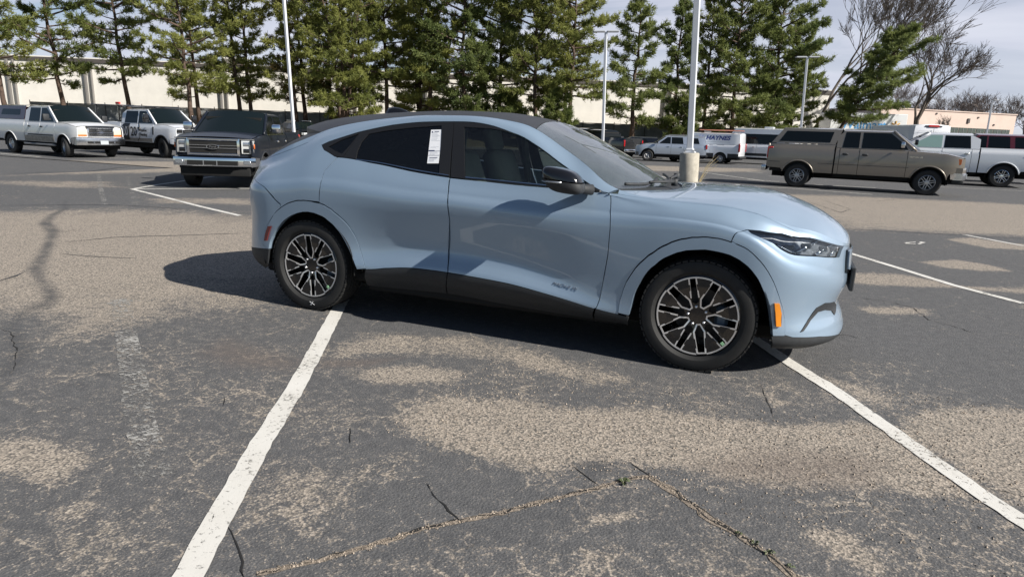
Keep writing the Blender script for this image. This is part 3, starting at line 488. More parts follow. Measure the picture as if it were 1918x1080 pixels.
XF, XR = 0.22, -3.28           # where the side ends and the corners begin
SX = [-3.6, -3.4, -3.1, -2.95, -2.7, -2.4, -2.05, -1.75, -1.35, -0.95, -0.8, -0.65, -0.45, -0.2, 0.05, 0.25, 0.5]
SZ = [
 [0.25, 0.25, 0.25, 0.25, 0.25, 0.25, 0.262, 0.27, 0.25, 0.238, 0.235, 0.232, 0.225, 0.2, 0.19, 0.19, 0.19],
 [0.33, 0.33, 0.33, 0.33, 0.33, 0.33, 0.35, 0.35, 0.335, 0.31, 0.295, 0.28, 0.27, 0.25, 0.24, 0.24, 0.24],
 [0.43, 0.43, 0.42, 0.41, 0.4, 0.4, 0.44, 0.448, 0.428, 0.378, 0.352, 0.325, 0.31, 0.31, 0.31, 0.31, 0.31],
 [0.66, 0.66, 0.64, 0.62, 0.59, 0.58, 0.6, 0.61, 0.59, 0.53, 0.5, 0.47, 0.45, 0.45, 0.45, 0.44, 0.43],
 [0.9, 0.92, 0.95, 0.96, 0.945, 0.92, 0.905, 0.91, 0.89, 0.872, 0.871, 0.87, 0.872, 0.885, 0.88, 0.83, 0.66],
 [0.99, 1.01, 1.05, 1.07, 1.07, 1.05, 1.025, 1.015, 1, 0.99, 0.985, 0.98, 0.975, 0.97, 0.955, 0.91, 0.76],
 [1.05, 1.09, 1.17, 1.205, 1.215, 1.195, 1.15, 1.125, 1.108, 1.098, 1.084, 1.07, 1.03, 1.018, 1, 0.955, 0.84],
 [1.09, 1.15, 1.27, 1.33, 1.395, 1.452, 1.492, 1.5, 1.428, 1.21, 1.135, 1.078, 1.058, 1.045, 1.032, 0.995, 0.91],
 [1.155, 1.235, 1.36, 1.42, 1.476, 1.517, 1.545, 1.547, 1.508, 1.325, 1.24, 1.135, 1.076, 1.062, 1.055, 1.025, 0.945],
]
SY = [
 [0.85, 0.85, 0.85, 0.85, 0.85, 0.84, 0.84, 0.84, 0.84, 0.84, 0.84, 0.84, 0.84, 0.85, 0.85, 0.85, 0.85],
 [0.92, 0.92, 0.92, 0.92, 0.915, 0.905, 0.9, 0.9, 0.9, 0.9, 0.903, 0.905, 0.91, 0.92, 0.92, 0.92, 0.92],
 [0.935, 0.935, 0.94, 0.94, 0.935, 0.922, 0.920, 0.920, 0.920, 0.920, 0.92, 0.922, 0.925, 0.935, 0.935, 0.935, 0.935],
 [0.93, 0.93, 0.935, 0.932, 0.918, 0.885, 0.866, 0.866, 0.866, 0.878, 0.895, 0.905, 0.92, 0.935, 0.935, 0.935, 0.93],
 [0.925, 0.93, 0.938, 0.942, 0.94, 0.935, 0.93, 0.928, 0.926, 0.926, 0.927, 0.928, 0.932, 0.94, 0.942, 0.938, 0.925],
 [0.885, 0.893, 0.903, 0.908, 0.908, 0.902, 0.896, 0.892, 0.889, 0.889, 0.891, 0.894, 0.904, 0.918, 0.92, 0.915, 0.9],
 [0.83, 0.832, 0.836, 0.836, 0.836, 0.836, 0.836, 0.836, 0.836, 0.838, 0.842, 0.848, 0.868, 0.89, 0.892, 0.885, 0.87],
 [0.77, 0.765, 0.755, 0.745, 0.725, 0.7, 0.683, 0.68, 0.705, 0.8, 0.823, 0.845, 0.85, 0.858, 0.858, 0.85, 0.83],
 [0.74, 0.73, 0.665, 0.635, 0.612, 0.6, 0.592, 0.59, 0.612, 0.7, 0.757, 0.795, 0.806, 0.815, 0.815, 0.805, 0.78],
]
XNF = [.84, .90, .885, .842, .880, .876, .870, .868, .866]
ZNF = [.18, .225, .31, .42, .54, .63, .70, .765, .805]
XNR = [-3.78, -3.855, -3.885, -3.86, -3.87, -3.86, -3.87, -3.90, -3.93]
ZNR = [.27, .33, .42, .66, .90, .97, 1.03, 1.075, 1.115]
NF, NR = 2.3, 2.5
def cr(P, v):                   # Catmull-Rom across the nine lines
    n = P.shape[0]; i = np.clip(np.floor(v).astype(int), 0, n-2); t = v-i
    g = lambda k: np.take_along_axis(P, np.clip(k, 0, n-1)[None], 0)[0]
    a, b, c, d = g(i-1), g(i), g(i+1), g(i+2)
    a = np.where(i-1 < 0, 2*b-c, a); d = np.where(i+2 > n-1, 2*c-b, d)
    return 0.5*(2*b+(c-a)*t+(2*a-5*b+4*c-d)*t*t+(3*b-a-3*c+d)*t**3)
def lines_at(u):
    u = np.asarray(u, float); X = np.zeros((9,)+u.shape); Y = X.copy(); Zz = X.copy()
    thf = np.clip((u-XF)/1.0, 0, 1)*np.pi/2; thr = np.clip((XR-u)/1.0, 0, 1)*np.pi/2
    xs = np.clip(u, XR, XF)
    for k in range(9):
        sxf = XF+(XNF[k]-XF)*np.sin(thf)**(2/NF); sxr = XR+(XNR[k]-XR)*np.sin(thr)**(2/NR)
        x = np.where(u > XF, sxf, np.where(u < XR, sxr, u))
        zz = pch(SX, SZ[k], x, .05 if k < 6 else .03); yy = pch(SX, SY[k], xs, .05 if k < 6 else .03)
        bf = np.clip((x-.35)/(XNF[k]-.35), 0, 1); bf = bf*bf*(3-2*bf)
        bf = np.where(u > XF, bf, 0)
        z_end = np.where(x > .5, SZ[k][-1]+(ZNF[k]-SZ[k][-1])*np.clip((x-.5)/(XNF[k]-.5), 0, 1), zz)
        zz = zz*(1-bf)+z_end*bf
        br = np.clip((-3.45-x)/(-3.45-XNR[k]), 0, 1); br = br*br*(3-2*br); br = np.where(u < XR, br, 0)
        zz = zz*(1-br)+ZNR[k]*br
        y = yy*np.where(u > XF, np.cos(thf)**(2/NF), np.where(u < XR, np.cos(thr)**(2/NR), 1))
        X[k], Y[k], Zz[k] = x, -y, zz
    return X, Y, Zz
def surfA(u, v):
    u = np.asarray(u, float); v = np.asarray(v, float)
    X, Y, Zz = lines_at(u)
    return np.stack([cr(X, v), cr(Y, v), cr(Zz, v)], -1)
# centre line that the roof, screens and bonnet rise to, by the u of the top line
CU = [-4.28, -3.9, -3.6, -3.4, -3.1, -2.95, -2.70, -2.40, -2.05, -1.75, -1.40, -1.233]
CX = [-3.795,-3.79,-3.78,-3.66, -3.36,-3.10, -2.75,-2.42, -2.05, -1.75, -1.43, -1.29]
CZ = [1.115, 1.125,1.14, 1.21, 1.40, 1.50, 1.555, 1.583, 1.597, 1.593, 1.560, 1.535]
PAN = {
 'quarter': [(-0.575,8),(-0.75,8),(-1.0,8),(-1.4,8),(-2.0,8),(-2.5,8),(-2.98,8),(-3.111,7.45),(-3.255,7.5),(-3.38,7.69),(-3.574,8.0),(-3.86,7.0),(-3.88,5.2),(-3.61,5.41),(-3.352,4.22),(-3.274,3.71),(-3.219,3.58),(-3.227,3.47),(-3.204,3.52),(-3.179,3.56),(-3.154,3.6),(-3.13,3.63),(-3.106,3.65),(-3.083,3.67),(-3.06,3.69),(-3.037,3.7),(-3.015,3.7),(-2.993,3.71),(-2.971,3.71),(-2.948,3.71),(-2.844,3.72),(-2.829,4.26),(-2.824,5.24),(-2.777,5.69),(-2.742,5.99),(-2.768,6.02),(-2.887,6.35),(-2.931,6.65),(-2.876,6.75),(-2.628,6.93),(-2.346,7.01),(-2.064,7.0),(-1.84,7.0),(-1.671,7.01),(-1.519,7.03),(-1.366,7.01),(-1.212,7.04),(-1.076,7.14),(-0.943,7.19),(-0.813,7.14),(-0.666,7.13),(-0.635,7.18)],
 'tailgate': [(-2.98,8),(-3.4,8),(-3.8,8),(-4.0,8),(-4.28,8),(-4.28,4.9),(-3.88,5.05),(-3.86,7.0),(-3.574,8.0),(-3.38,7.69),(-3.255,7.5),(-3.111,7.45)],
 'front_door': [(-1.78,5.95),(-1.472,5.97),(-1.051,5.93),(-0.714,6.09),(-0.634,7.13),(-0.6,5.16),(-0.585,3.98),(-0.589,3.56),(-0.609,3.21),(-0.643,2.1),(-0.657,1.99),(-0.973,1.98),(-1.255,2.0),(-1.581,1.97),(-1.746,1.99),(-1.767,2.95),(-1.741,3.67)],
 'front_cladding': [(-1.746,1.99),(-1.581,1.97),(-1.255,2.0),(-0.973,1.98),(-0.657,1.99),(-0.679,0.01),(-1.284,0.0),(-1.79,0.0)],
 'rear_door': [(-1.787,5.96),(-2.149,5.95),(-2.439,5.94),(-2.592,5.97),(-2.738,5.99),(-2.777,5.69),(-2.824,5.24),(-2.829,4.26),(-2.844,3.72),(-2.843,3.7),(-2.821,3.69),(-2.8,3.68),(-2.78,3.66),(-2.76,3.64),(-2.738,3.62),(-2.715,3.58),(-2.693,3.55),(-2.672,3.52),(-2.654,3.49),(-2.638,3.46),(-2.622,3.43),(-2.605,3.39),(-2.589,3.34),(-2.572,3.27),(-2.555,3.2),(-2.541,3.12),(-2.53,3.03),(-2.52,2.93),(-2.51,2.82),(-2.498,2.7),(-2.484,2.54),(-2.469,2.35),(-2.455,2.15),(-2.447,2.0),(-2.445,1.94),(-2.287,2.07),(-2.014,2.05),(-1.749,1.99),(-1.773,2.95),(-1.744,3.67)],
 'rear_cladding': [(-2.445,1.94),(-2.287,2.07),(-2.014,2.05),(-1.749,1.99),(-1.795,0.0),(-2.439,0.0),(-2.489,0.03)],
 'rear_flare': [(-3.392,2.34),(-3.389,2.4),(-3.385,2.49),(-3.379,2.59),(-3.368,2.7),(-3.351,2.83),(-3.33,2.98),(-3.31,3.13),(-3.293,3.24),(-3.284,3.32),(-3.267,3.38),(-3.248,3.43),(-3.227,3.47),(-3.204,3.52),(-3.179,3.56),(-3.154,3.6),(-3.13,3.63),(-3.106,3.65),(-3.083,3.67),(-3.06,3.69),(-3.037,3.7),(-3.015,3.7),(-2.993,3.71),(-2.971,3.71),(-2.948,3.71),(-2.922,3.71),(-2.895,3.7),(-2.868,3.7),(-2.843,3.7),(-2.821,3.69),(-2.8,3.68),(-2.78,3.66),(-2.76,3.64),(-2.738,3.62),(-2.715,3.58),(-2.693,3.55),(-2.672,3.52),(-2.654,3.49),(-2.638,3.46),(-2.622,3.43),(-2.605,3.39),(-2.589,3.34),(-2.572,3.27),(-2.555,3.2),(-2.541,3.12),(-2.53,3.03),(-2.52,2.93),(-2.51,2.82),(-2.498,2.7),(-2.484,2.54),(-2.469,2.35),(-2.455,2.15),(-2.447,2.0),(-2.52,1.9),(-2.524,1.98),(-2.531,2.08),(-2.54,2.19),(-2.551,2.32),(-2.565,2.46),(-2.581,2.6),(-2.597,2.74),(-2.613,2.85),(-2.629,2.96),(-2.646,3.06),(-2.662,3.14),(-2.68,3.21),(-2.697,3.26),(-2.716,3.31),(-2.735,3.35),(-2.756,3.38),(-2.777,3.41),(-2.799,3.44),(-2.822,3.46),(-2.846,3.47),(-2.871,3.48),(-2.897,3.49),(-2.924,3.49),(-2.95,3.49),(-2.975,3.48),(-3.0,3.47),(-3.025,3.45),(-3.05,3.43),(-3.076,3.4),(-3.102,3.37),(-3.128,3.33),(-3.155,3.28),(-3.183,3.22),(-3.213,3.14),(-3.241,3.04),(-3.266,2.94),(-3.282,2.84),(-3.292,2.73),(-3.302,2.63),(-3.311,2.53),(-3.318,2.44),(-3.323,2.34),(-3.326,2.25),(-3.329,2.18)],
 'front_flare': [(-0.494,2.12),(-0.493,2.28),(-0.493,2.46),(-0.492,2.63),(-0.489,2.78),(-0.483,2.91),(-0.476,3.03),(-0.467,3.13),(-0.455,3.22),(-0.439,3.29),(-0.421,3.36),(-0.401,3.43),(-0.378,3.49),(-0.354,3.54),(-0.326,3.6),(-0.298,3.64),(-0.271,3.69),(-0.244,3.73),(-0.218,3.76),(-0.191,3.8),(-0.163,3.83),(-0.134,3.86),(-0.103,3.88),(-0.072,3.91),(-0.041,3.92),(-0.01,3.94),(0.021,3.95),(0.051,3.95),(0.081,3.96),(0.109,3.96),(0.136,3.96),(0.163,3.96),(0.188,3.96),(0.212,3.96),(0.228,3.96),(0.244,3.95),(0.262,3.93),(0.282,3.9),(0.304,3.87),(0.326,3.83),(0.348,3.78),(0.368,3.72),(0.388,3.65),(0.407,3.56),(0.426,3.46),(0.444,3.34),(0.462,3.21),(0.477,3.04),(0.486,2.84),(0.488,2.62),(0.484,2.36),(0.48,2.11),(0.478,1.93),(0.412,1.91),(0.411,2.14),(0.411,2.44),(0.408,2.72),(0.402,2.93),(0.393,3.08),(0.381,3.2),(0.369,3.3),(0.355,3.38),(0.339,3.45),(0.322,3.52),(0.305,3.58),(0.287,3.62),(0.268,3.66),(0.249,3.69),(0.231,3.71),(0.213,3.73),(0.187,3.74),(0.16,3.75),(0.133,3.75),(0.104,3.75),(0.074,3.75),(0.043,3.75),(0.011,3.75),(-0.019,3.74),(-0.047,3.73),(-0.073,3.72),(-0.1,3.71),(-0.126,3.69),(-0.153,3.67),(-0.181,3.64),(-0.208,3.61),(-0.233,3.58),(-0.258,3.54),(-0.281,3.49),(-0.304,3.45),(-0.325,3.4),(-0.344,3.34),(-0.362,3.27),(-0.378,3.19),(-0.391,3.11),(-0.401,3.01),(-0.407,2.87),(-0.412,2.71),(-0.415,2.53),(-0.419,2.37),(-0.421,2.23),(-0.422,2.13),(-0.424,2.06)],
 'rear_bumper': [(-4.28,4.85),(-3.9,5.0),(-3.61,5.41),(-3.352,4.22),(-3.274,3.71),(-3.219,3.58),(-3.227,3.47),(-3.248,3.43),(-3.267,3.38),(-3.284,3.32),(-3.293,3.24),(-3.31,3.13),(-3.33,2.98),(-3.351,2.83),(-3.368,2.7),(-3.379,2.59),(-3.385,2.49),(-3.389,2.4),(-3.392,2.34),(-3.329,2.18),(-3.6,2.05),(-3.9,2.0),(-4.28,2.0)],
 'rear_bumper_cladding': [(-4.28,2.0),(-3.9,2.0),(-3.6,2.05),(-3.329,2.18),(-3.373,0.73),(-3.55,0.1),(-3.9,0),(-4.28,0)],
 'front_fender': [(-0.63,7.15),(-0.574,7.37),(-0.431,7.47),(-0.265,7.56),(-0.073,7.63),(0.143,7.81),(0.271,7.93),(0.41,7.6),(0.571,6.95),(0.397,6.63),(0.283,5.85),(0.231,5.31),(0.155,3.96),(0.188,3.96),(0.163,3.96),(0.136,3.96),(0.109,3.96),(0.081,3.96),(0.051,3.95),(0.021,3.95),(-0.01,3.94),(-0.041,3.92),(-0.072,3.91),(-0.103,3.88),(-0.134,3.86),(-0.163,3.83),(-0.191,3.8),(-0.218,3.76),(-0.244,3.73),(-0.271,3.69),(-0.298,3.64),(-0.326,3.6),(-0.354,3.54),(-0.378,3.49),(-0.401,3.43),(-0.421,3.36),(-0.439,3.29),(-0.455,3.22),(-0.467,3.13),(-0.476,3.03),(-0.483,2.91),(-0.489,2.78),(-0.492,2.63),(-0.493,2.46),(-0.493,2.28),(-0.494,2.12),(-0.493,1.98),(-0.65,2.02),(-0.643,2.1),(-0.609,3.21),(-0.589,3.56),(-0.585,3.98),(-0.6,5.16)],
 'fender_cladding': [(-0.646,2.01),(-0.493,1.98),(-0.424,1.91),(-0.436,0.07),(-0.669,0.05)],
 'front_bumper': [(0.155,3.96),(0.231,5.31),(0.248,5.13),(0.286,5.18),(0.355,5.39),(0.397,5.3),(0.45,5.3),(0.563,5.48),(0.701,5.78),(0.857,6.19),(0.88,6.83),(0.915,7.48),(1.02,7.5),(1.22,7.55),(1.22,1.5),(1.1,1.5),(0.954,1.19),(0.721,1.64),(0.528,1.8),(0.478,1.97),(0.478,1.93),(0.48,2.11),(0.484,2.36),(0.488,2.62),(0.486,2.84),(0.477,3.04),(0.462,3.21),(0.444,3.34),(0.426,3.46),(0.407,3.56),(0.388,3.65),(0.368,3.72),(0.348,3.78),(0.326,3.83),(0.304,3.87),(0.282,3.9),(0.262,3.93),(0.244,3.95),(0.228,3.96),(0.212,3.96),(0.188,3.96)],
 'front_lip': [(1.22,1.5),(1.1,1.5),(0.954,1.19),(0.721,1.64),(0.528,1.8),(0.478,1.97),(0.41,1.93),(0.405,1.78),(0.42,0.3),(0.6,0),(0.8,0),(1.0,0),(1.22,0)],
 'headlight': [(0.231,5.31),(0.283,5.85),(0.397,6.63),(0.551,6.85),(0.688,7.03),(0.915,7.48),(0.88,6.83),(0.857,6.19),(0.701,5.78),(0.563,5.48),(0.45,5.3),(0.397,5.3),(0.355,5.39),(0.286,5.18),(0.248,5.13)],
 'intake': [(0.579,2.13),(0.649,2.73),(0.716,3.2),(0.794,3.34),(0.937,3.26),(1.025,2.89),(0.981,2.62),(0.945,2.54),(0.913,2.85),(0.823,3.04),(0.741,3.03),(0.673,2.71),(0.6,2.16)],
 'marker_amber': [(0.406,3.29),(0.434,3.31),(0.456,3.07),(0.457,2.52),(0.429,2.52),(0.421,3.05)],
 'marker_red': [(-3.321,2.96),(-3.297,2.98),(-3.314,2.77),(-3.335,2.48),(-3.359,2.46),(-3.346,2.71)],
 'hood_side': [(-0.574,7.37),(-0.431,7.47),(-0.265,7.56),(-0.073,7.63),(0.143,7.81),(0.271,7.93),(0.41,7.6),(0.571,6.95),(0.688,7.03),(0.915,7.48),(1.02,7.55),(1.22,7.6),(1.22,8),(1.0,8),(0.7,8),(0.4,8),(0.1,8),(-0.2,8),(-0.575,8)],
 'front_window': [(-1.75,6.88),(-1.722,6.88),(-1.683,6.89),(-1.64,6.9),(-1.6,6.91),(-1.567,6.93),(-1.535,6.95),(-1.503,6.96),(-1.471,6.98),(-1.437,6.99),(-1.402,7.0),(-1.367,7.01),(-1.332,7.02),(-1.298,7.03),(-1.264,7.06),(-1.231,7.09),(-1.2,7.13),(-1.173,7.16),(-1.149,7.19),(-1.125,7.22),(-1.099,7.25),(-1.071,7.29),(-1.042,7.33),(-1.013,7.36),(-0.984,7.37),(-0.956,7.38),(-0.927,7.37),(-0.9,7.35),(-0.874,7.33),(-0.849,7.29),(-0.824,7.24),(-0.802,7.18),(-0.787,7.14),(-0.794,6.37),(-1.065,6.05),(-1.268,6.02),(-1.489,6.01),(-1.666,6.02)],
 'rear_window': [(-2.575,5.96),(-2.583,6.25),(-2.57,6.55),(-2.53,6.79),(-2.404,6.83),(-2.228,6.85),(-2.054,6.87),(-1.932,6.9),(-1.906,6.55),(-1.872,6.0),(-2.152,6.0),(-2.442,5.98)],
 'quarter_window': [(-2.858,6.49),(-2.76,6.72),(-2.618,6.86),(-2.658,6.5),(-2.713,6.14),(-2.784,6.27)],
 'front_trim': [(-1.838,7.0),(-1.671,7.01),(-1.519,7.03),(-1.366,7.01),(-1.212,7.04),(-1.076,7.14),(-0.943,7.19),(-0.813,7.14),(-0.666,7.13),(-0.665,7.05),(-0.714,6.16),(-1.052,5.95),(-1.473,5.98),(-1.777,5.97)],
 'rear_trim': [(-1.786,5.97),(-2.15,5.97),(-2.44,5.96),(-2.593,5.99),(-2.692,5.99),(-2.607,6.94),(-2.346,7.01),(-2.064,7.0),(-1.84,7.0)],
 'quarter_trim': [(-2.696,6.0),(-2.768,6.02),(-2.887,6.35),(-2.931,6.65),(-2.876,6.75),(-2.611,6.94)],
 'sticker': [(-2.01,6.8),(-1.912,6.81),(-1.895,6.23),(-1.985,6.2)],
 'sheen_f': [(-1.662,6.0),(-1.475,6.02),(-1.053,6.01),(-1.054,6.05),(-1.476,6.04),(-1.663,6.03)],
 'sheen_r': [(-2.571,5.94),(-2.441,5.97),(-2.152,5.99),(-1.796,6.0),(-1.797,6.02),(-2.153,6.02),(-2.443,6.0),(-2.573,5.98)],
 'badge': [(-0.979,2.61),(-0.77,2.75)],
}
HERO = thing('crossover_car', 'glossy pale blue electric crossover parked across the bay in the foreground', 'car', (0, 0, 0))
S_ = surfA
def hp(n, nm, m, **k): return panel(nm, PAN[n], S_, m, HERO, **k)
hp('quarter', 'rear_quarter', M['blue'], shrink=.0022)
hp('front_door', 'front_door', M['blue'], shrink=.0026)
hp('rear_door', 'rear_door', M['blue'], shrink=.0026)
hp('front_cladding', 'door_cladding', M['clad'], shrink=.002, off=.002)
hp('rear_cladding', 'door_cladding', M['clad'], shrink=.002, off=.002)
hp('front_fender', 'fender', M['blue'], shrink=.0022)
hp('fender_cladding', 'sill_cladding', M['clad'], shrink=.001, off=.001)
hp('rear_flare', 'arch_flare', M['blue'], shrink=.0005, off=.003, depth=.04, du=.03)
hp('front_flare', 'arch_flare', M['blue'], shrink=.0005, off=.003, depth=.04, du=.03)
hp('rear_bumper', 'rear_bumper', M['blue'], shrink=.002)
hp('rear_bumper_cladding', 'rear_bumper_skirt', M['clad'], shrink=.001)
hp('tailgate', 'tailgate_edge', M['blue'], shrink=.002)
hp('front_bumper', 'front_bumper', M['blue'], shrink=.002)
hp('front_lip', 'front_lip', M['clad'], shrink=.001)
hp('intake', 'intake_blade', M['clad'], off=.004, depth=.012, du=.02, dv=.1)
for o in hp('marker_amber', 'side_marker', M['amber'], off=.018, depth=.012, du=.02, dv=.1): o['label'] = 'amber side marker'
for o in hp('marker_red', 'side_marker', M['red'], off=.018, depth=.012, du=.02, dv=.1): o['label'] = 'dark red side marker'
for a_, b_ in (('front_trim', 'front_window'), ('rear_trim', 'rear_window'), ('quarter_trim', 'quarter_window')):
    ring('window_surround', PAN[a_], PAN[b_], S_, M['rubber_trim'], HERO, off=-.002)
hp('front_window', 'front_window', M['win'], off=-.007, skirt=False)
hp('rear_window', 'rear_window', M['windark'], off=-.007, skirt=False)
hp('quarter_window', 'quarter_window', M['windark'], off=-.007, skirt=False)
hp('sheen_f', 'seal_sheen', M['dullchrome'], off=.001, depth=.004, dv=.1)  # bright strips painted in for the sheen on the rubber seal
hp('sheen_r', 'seal_sheen', M['dullchrome'], off=.001, depth=.004, dv=.1)
# top surfaces: roof, screens, bonnet, all hung between the two top lines of the flanks
def tsurf(us, cx, cz, cu, nw=15, lo=0.0, lift=0.0, trimw=0.0):
    us = np.asarray(us); A = surfA(us, np.full(len(us), 8.0)); X = pch(cu, cx, us); Z = pch(cu, cz, us)
    w = np.linspace(-1+trimw, 1-trimw, 2*nw+1); G = np.zeros((len(us), len(w), 3)); e = 1-np.abs(w)**2.0
    for j, (wj, ej) in enumerate(zip(w, e)):
        G[:, j, 1] = A[:, 1]*-wj; G[:, j, 0] = A[:, 0]+(X-A[:, 0])*ej; G[:, j, 2] = A[:, 2]+(Z-A[:, 2])*ej+lift
    return G
def tpart(name, G, m, parent=HERO, thick=.012, label=None):
    n, k = G.shape[:2]; mb = MB(); mb.grid(G); b = G.copy(); b[..., 2] -= thick
    mb.grid(b[:, ::-1])
    for a in (G[:, 0], G[::-1, -1], G[0][::-1], G[-1]):
        c = a.copy(); c[:, 2] -= thick; mb.grid(np.stack([c, a], 1))
    o = mb.build(name, m, parent, smooth=True, sharp=40)
    if label: o['label'] = label
    return o
RU = [-3.03, -2.9, -2.7, -2.4, -2.05, -1.70, -1.40, -1.228]
roof_G = tsurf(np.linspace(-3.03, -1.228, 44), [-3.57, -3.36, -2.97, -2.53, -2.08, -1.71, -1.44, -1.30], [1.432, 1.490, 1.545, 1.578, 1.596, 1.592, 1.562, 1.535], RU)
tpart('roof_panel', roof_G, M['roofglass'], thick=.045)
SU = [-1.222, -1.09, -.93, -.77, -.65, -.585]
scr_G = tsurf(np.linspace(-1.222, -.592, 22), [-1.292, -1.10, -.86, -.63, -.47, -.40], [1.532, 1.452, 1.342, 1.226, 1.140, 1.098], SU)
tpart('windscreen', scr_G, M['screen'], thick=.005)
BU = [-4.2, -3.9, -3.7, -3.55, -3.3, -3.1, -3.04]
bl_G = tsurf(np.linspace(-3.95, -3.06, 26), [-3.90, -3.88, -3.80, -3.70, -3.44, -3.22, -3.16], [1.125, 1.150, 1.205, 1.275, 1.395, 1.465, 1.485], BU, trimw=.0)
tpart('rear_screen', bl_G, M['roofglass'])
HU = [-.56, -.40, -.20, 0.0, .22, .45, .65, .85, 1.02, 1.22]
hood_G = tsurf(np.linspace(-.56, 1.22, 60), [-.30, -.20, -.05, .12, .33, .56, .715, .815, .855, .870], [1.088, 1.112, 1.125, 1.125, 1.105, 1.040, .965, .893, .848, .806], HU)
tpart('bonnet', hood_G, M['blue'])
hp('hood_side', 'bonnet_edge', M['blue'], shrink=.0018)
# cowl between the bonnet and the windscreen, with the two wipers
cw = MB(); a = scr_G[-1].copy(); a[:, 2] -= .006; b = hood_G[0].copy(); b[:, 2] -= .012; cw.grid(np.stack([b, a], 0)); cw.build('cowl', M['clad'], HERO)
def onscreen(t, s): 
    i = t*(scr_G.shape[0]-1); j = s*(scr_G.shape[1]-1); i0 = min(int(i), scr_G.shape[0]-2); j0 = min(int(j), scr_G.shape[1]-2); a = i-i0; b = j-j0
    p = (scr_G[i0, j0]*(1-a)*(1-b)+scr_G[i0+1, j0]*a*(1-b)+scr_G[i0, j0+1]*(1-a)*b+scr_G[i0+1, j0+1]*a*b)
    return Vector(p)
for s0, s1, sp in ((.055, .40, .42), (.45, .80, .86)):
    w = MB(); pts = [onscreen(.985-.05*(k/8)+.035*math.sin(k/8*math.pi), s0+(s1-s0)*k/8)+Vector((.006, 0, .022)) for k in range(9)]
    w.tube(pts, .011, 5)
    piv = onscreen(.995, sp)+Vector((.09, 0, .0)); w.tube([piv, piv+Vector((0, 0, .035)), pts[4]+Vector((.01, 0, .012))], [.018, .014, .008], 6); w.tube([piv, piv+Vector((0, 0, .05))], .024, 8)
    w.build('wiper', M['clad'], HERO, smooth=True)
# inside of the shell: floor tub, seats, dashboard, wheel, so the glass has something behind it
t = MB(); t.box(-3.45, -.50, -.80, .80, .26, .62, .02); t.box(-3.62, -3.0, -.72, .72, .5, 1.0, .03); t.box(-.50, .80, -.45, .45, .26, .78, .03); t.box(-3.7, .72, -.60, .60, .19, .30, .02); t.box(-2.5,-.5,-.83,.83,.21,.34,.02); t.build('cabin_tub', M['black'], HERO)
t = MB(); t.box(-.98, -.42, -.72, .72, .78, 1.02, .06); t.build('dashboard', M['cabin'], HERO)
for y in (-.38, .38):
    s = MB(); s.box(-1.75, -1.28, y-.25, y+.25, .55, .78, .06)
    s.box(-.07, .07, -.24, .24, 0, .62, .05, Matrix.Translation((-1.74, y, .70)) @ Matrix.Rotation(math.radians(-20), 4, 'Y'))
    s.box(-.05, .05, -.13, .13, .0, .2, .04, Matrix.Translation((-1.97, y, 1.28)) @ Matrix.Rotation(math.radians(-14), 4, 'Y'))
    s.build('front_seat', M['seat'], HERO, smooth=True, sharp=50)
s = MB(); s.box(-2.85, -2.35, -.66, .66, .55, .78, .05); s.box(-.08, .08, -.66, .66, 0, .58, .05, Matrix.Translation((-2.78, 0, .70)) @ Matrix.Rotation(math.radians(-22), 4, 'Y')); s.build('rear_seat', M['seat'], HERO, smooth=True, sharp=50)
s = MB(); c = Vector((-1.06, .38, 1.0)); ax = Vector((-.9, 0, .42)).normalized(); u1 = Vector((0, 1, 0)); u2 = ax.cross(u1)
s.tube([c+(u1*math.cos(a)+u2*math.sin(a))*.18 for a in [2*math.pi*k/20 for k in range(21)]], .016, 6); s.tube([c-u1*.17, c+u1*.17], .02, 5); s.tube([c, c-ax*.2], .03, 6); s.build('steering_wheel', M['cabin'], HERO, smooth=True)
for y in (-1, 1):                           # pillar linings on both flanks of the cabin
    p = MB(); p.tube([(-1.78, y*.76, .9), (-1.80, y*.60, 1.46)], .035, 6); p.build('pillar_lining', M['cabin'], HERO)
p = MB(); p.box(-.985,-.975, .30, .36, 0, .0001); 
# mirror, both sides
for sgn in (-1, 1):
    root = MB(); n, m_ = 22, 14; C0 = Vector((-.885, sgn*1.015, 1.160)); ax_ = (.128, .105, .083)
    def ell(lo, hi):
        g = np.zeros((n+1, m_+1, 3))
        for i in range(n+1):
            for j in range(m_+1):
                a = 2*math.pi*i/n; ph = lo+(hi-lo)*j/m_; f = lambda q, e: math.copysign(abs(q)**e, q)
                x = f(math.cos(ph), .55)*f(math.cos(a), .62); y = f(math.cos(ph), .55)*f(math.sin(a), .62); z = f(math.sin(ph), .8)
                tap = 1-.16*(x*.5+.5)*(1 if z > 0 else .7)
                g[i, j] = (C0.x+ax_[0]*x-.03*z, C0.y+ax_[1]*y*tap, C0.z+ax_[2]*z*(tap if z > 0 else 1)-.012*x)
        return g
    o = MB().grid(ell(.02, math.pi/2)).build('mirror_cap', M['gloss_black'], HERO, smooth=True, fix=True)
    q = MB().grid(ell(-math.pi/2, -.03)); mirror = q.build('mirror_housing', M['clad'], HERO, smooth=True, fix=True)
    q = MB(); q.tube([(C0.x+.03, C0.y-sgn*.03, 1.115), (-.80, sgn*.93, 1.105), (-.735, sgn*.87, 1.098)], [.034, .030, .036], 8); q.build('mirror_arm', M['clad'], mirror, smooth=True)
    q = MB(); q.tube([(C0.x-.122, C0.y+sgn*.06, 1.152), (C0.x-.06, C0.y+sgn*.102, 1.150), (C0.x+.02, C0.y+sgn*.106, 1.149)], .006, 5); q.build('turn_signal', M['lampgrey'], mirror, smooth=True)
M['lampbowl'] = mat('headlight bowl', (.30, .31, .33), .3, .5, var=.5, vscale=25)
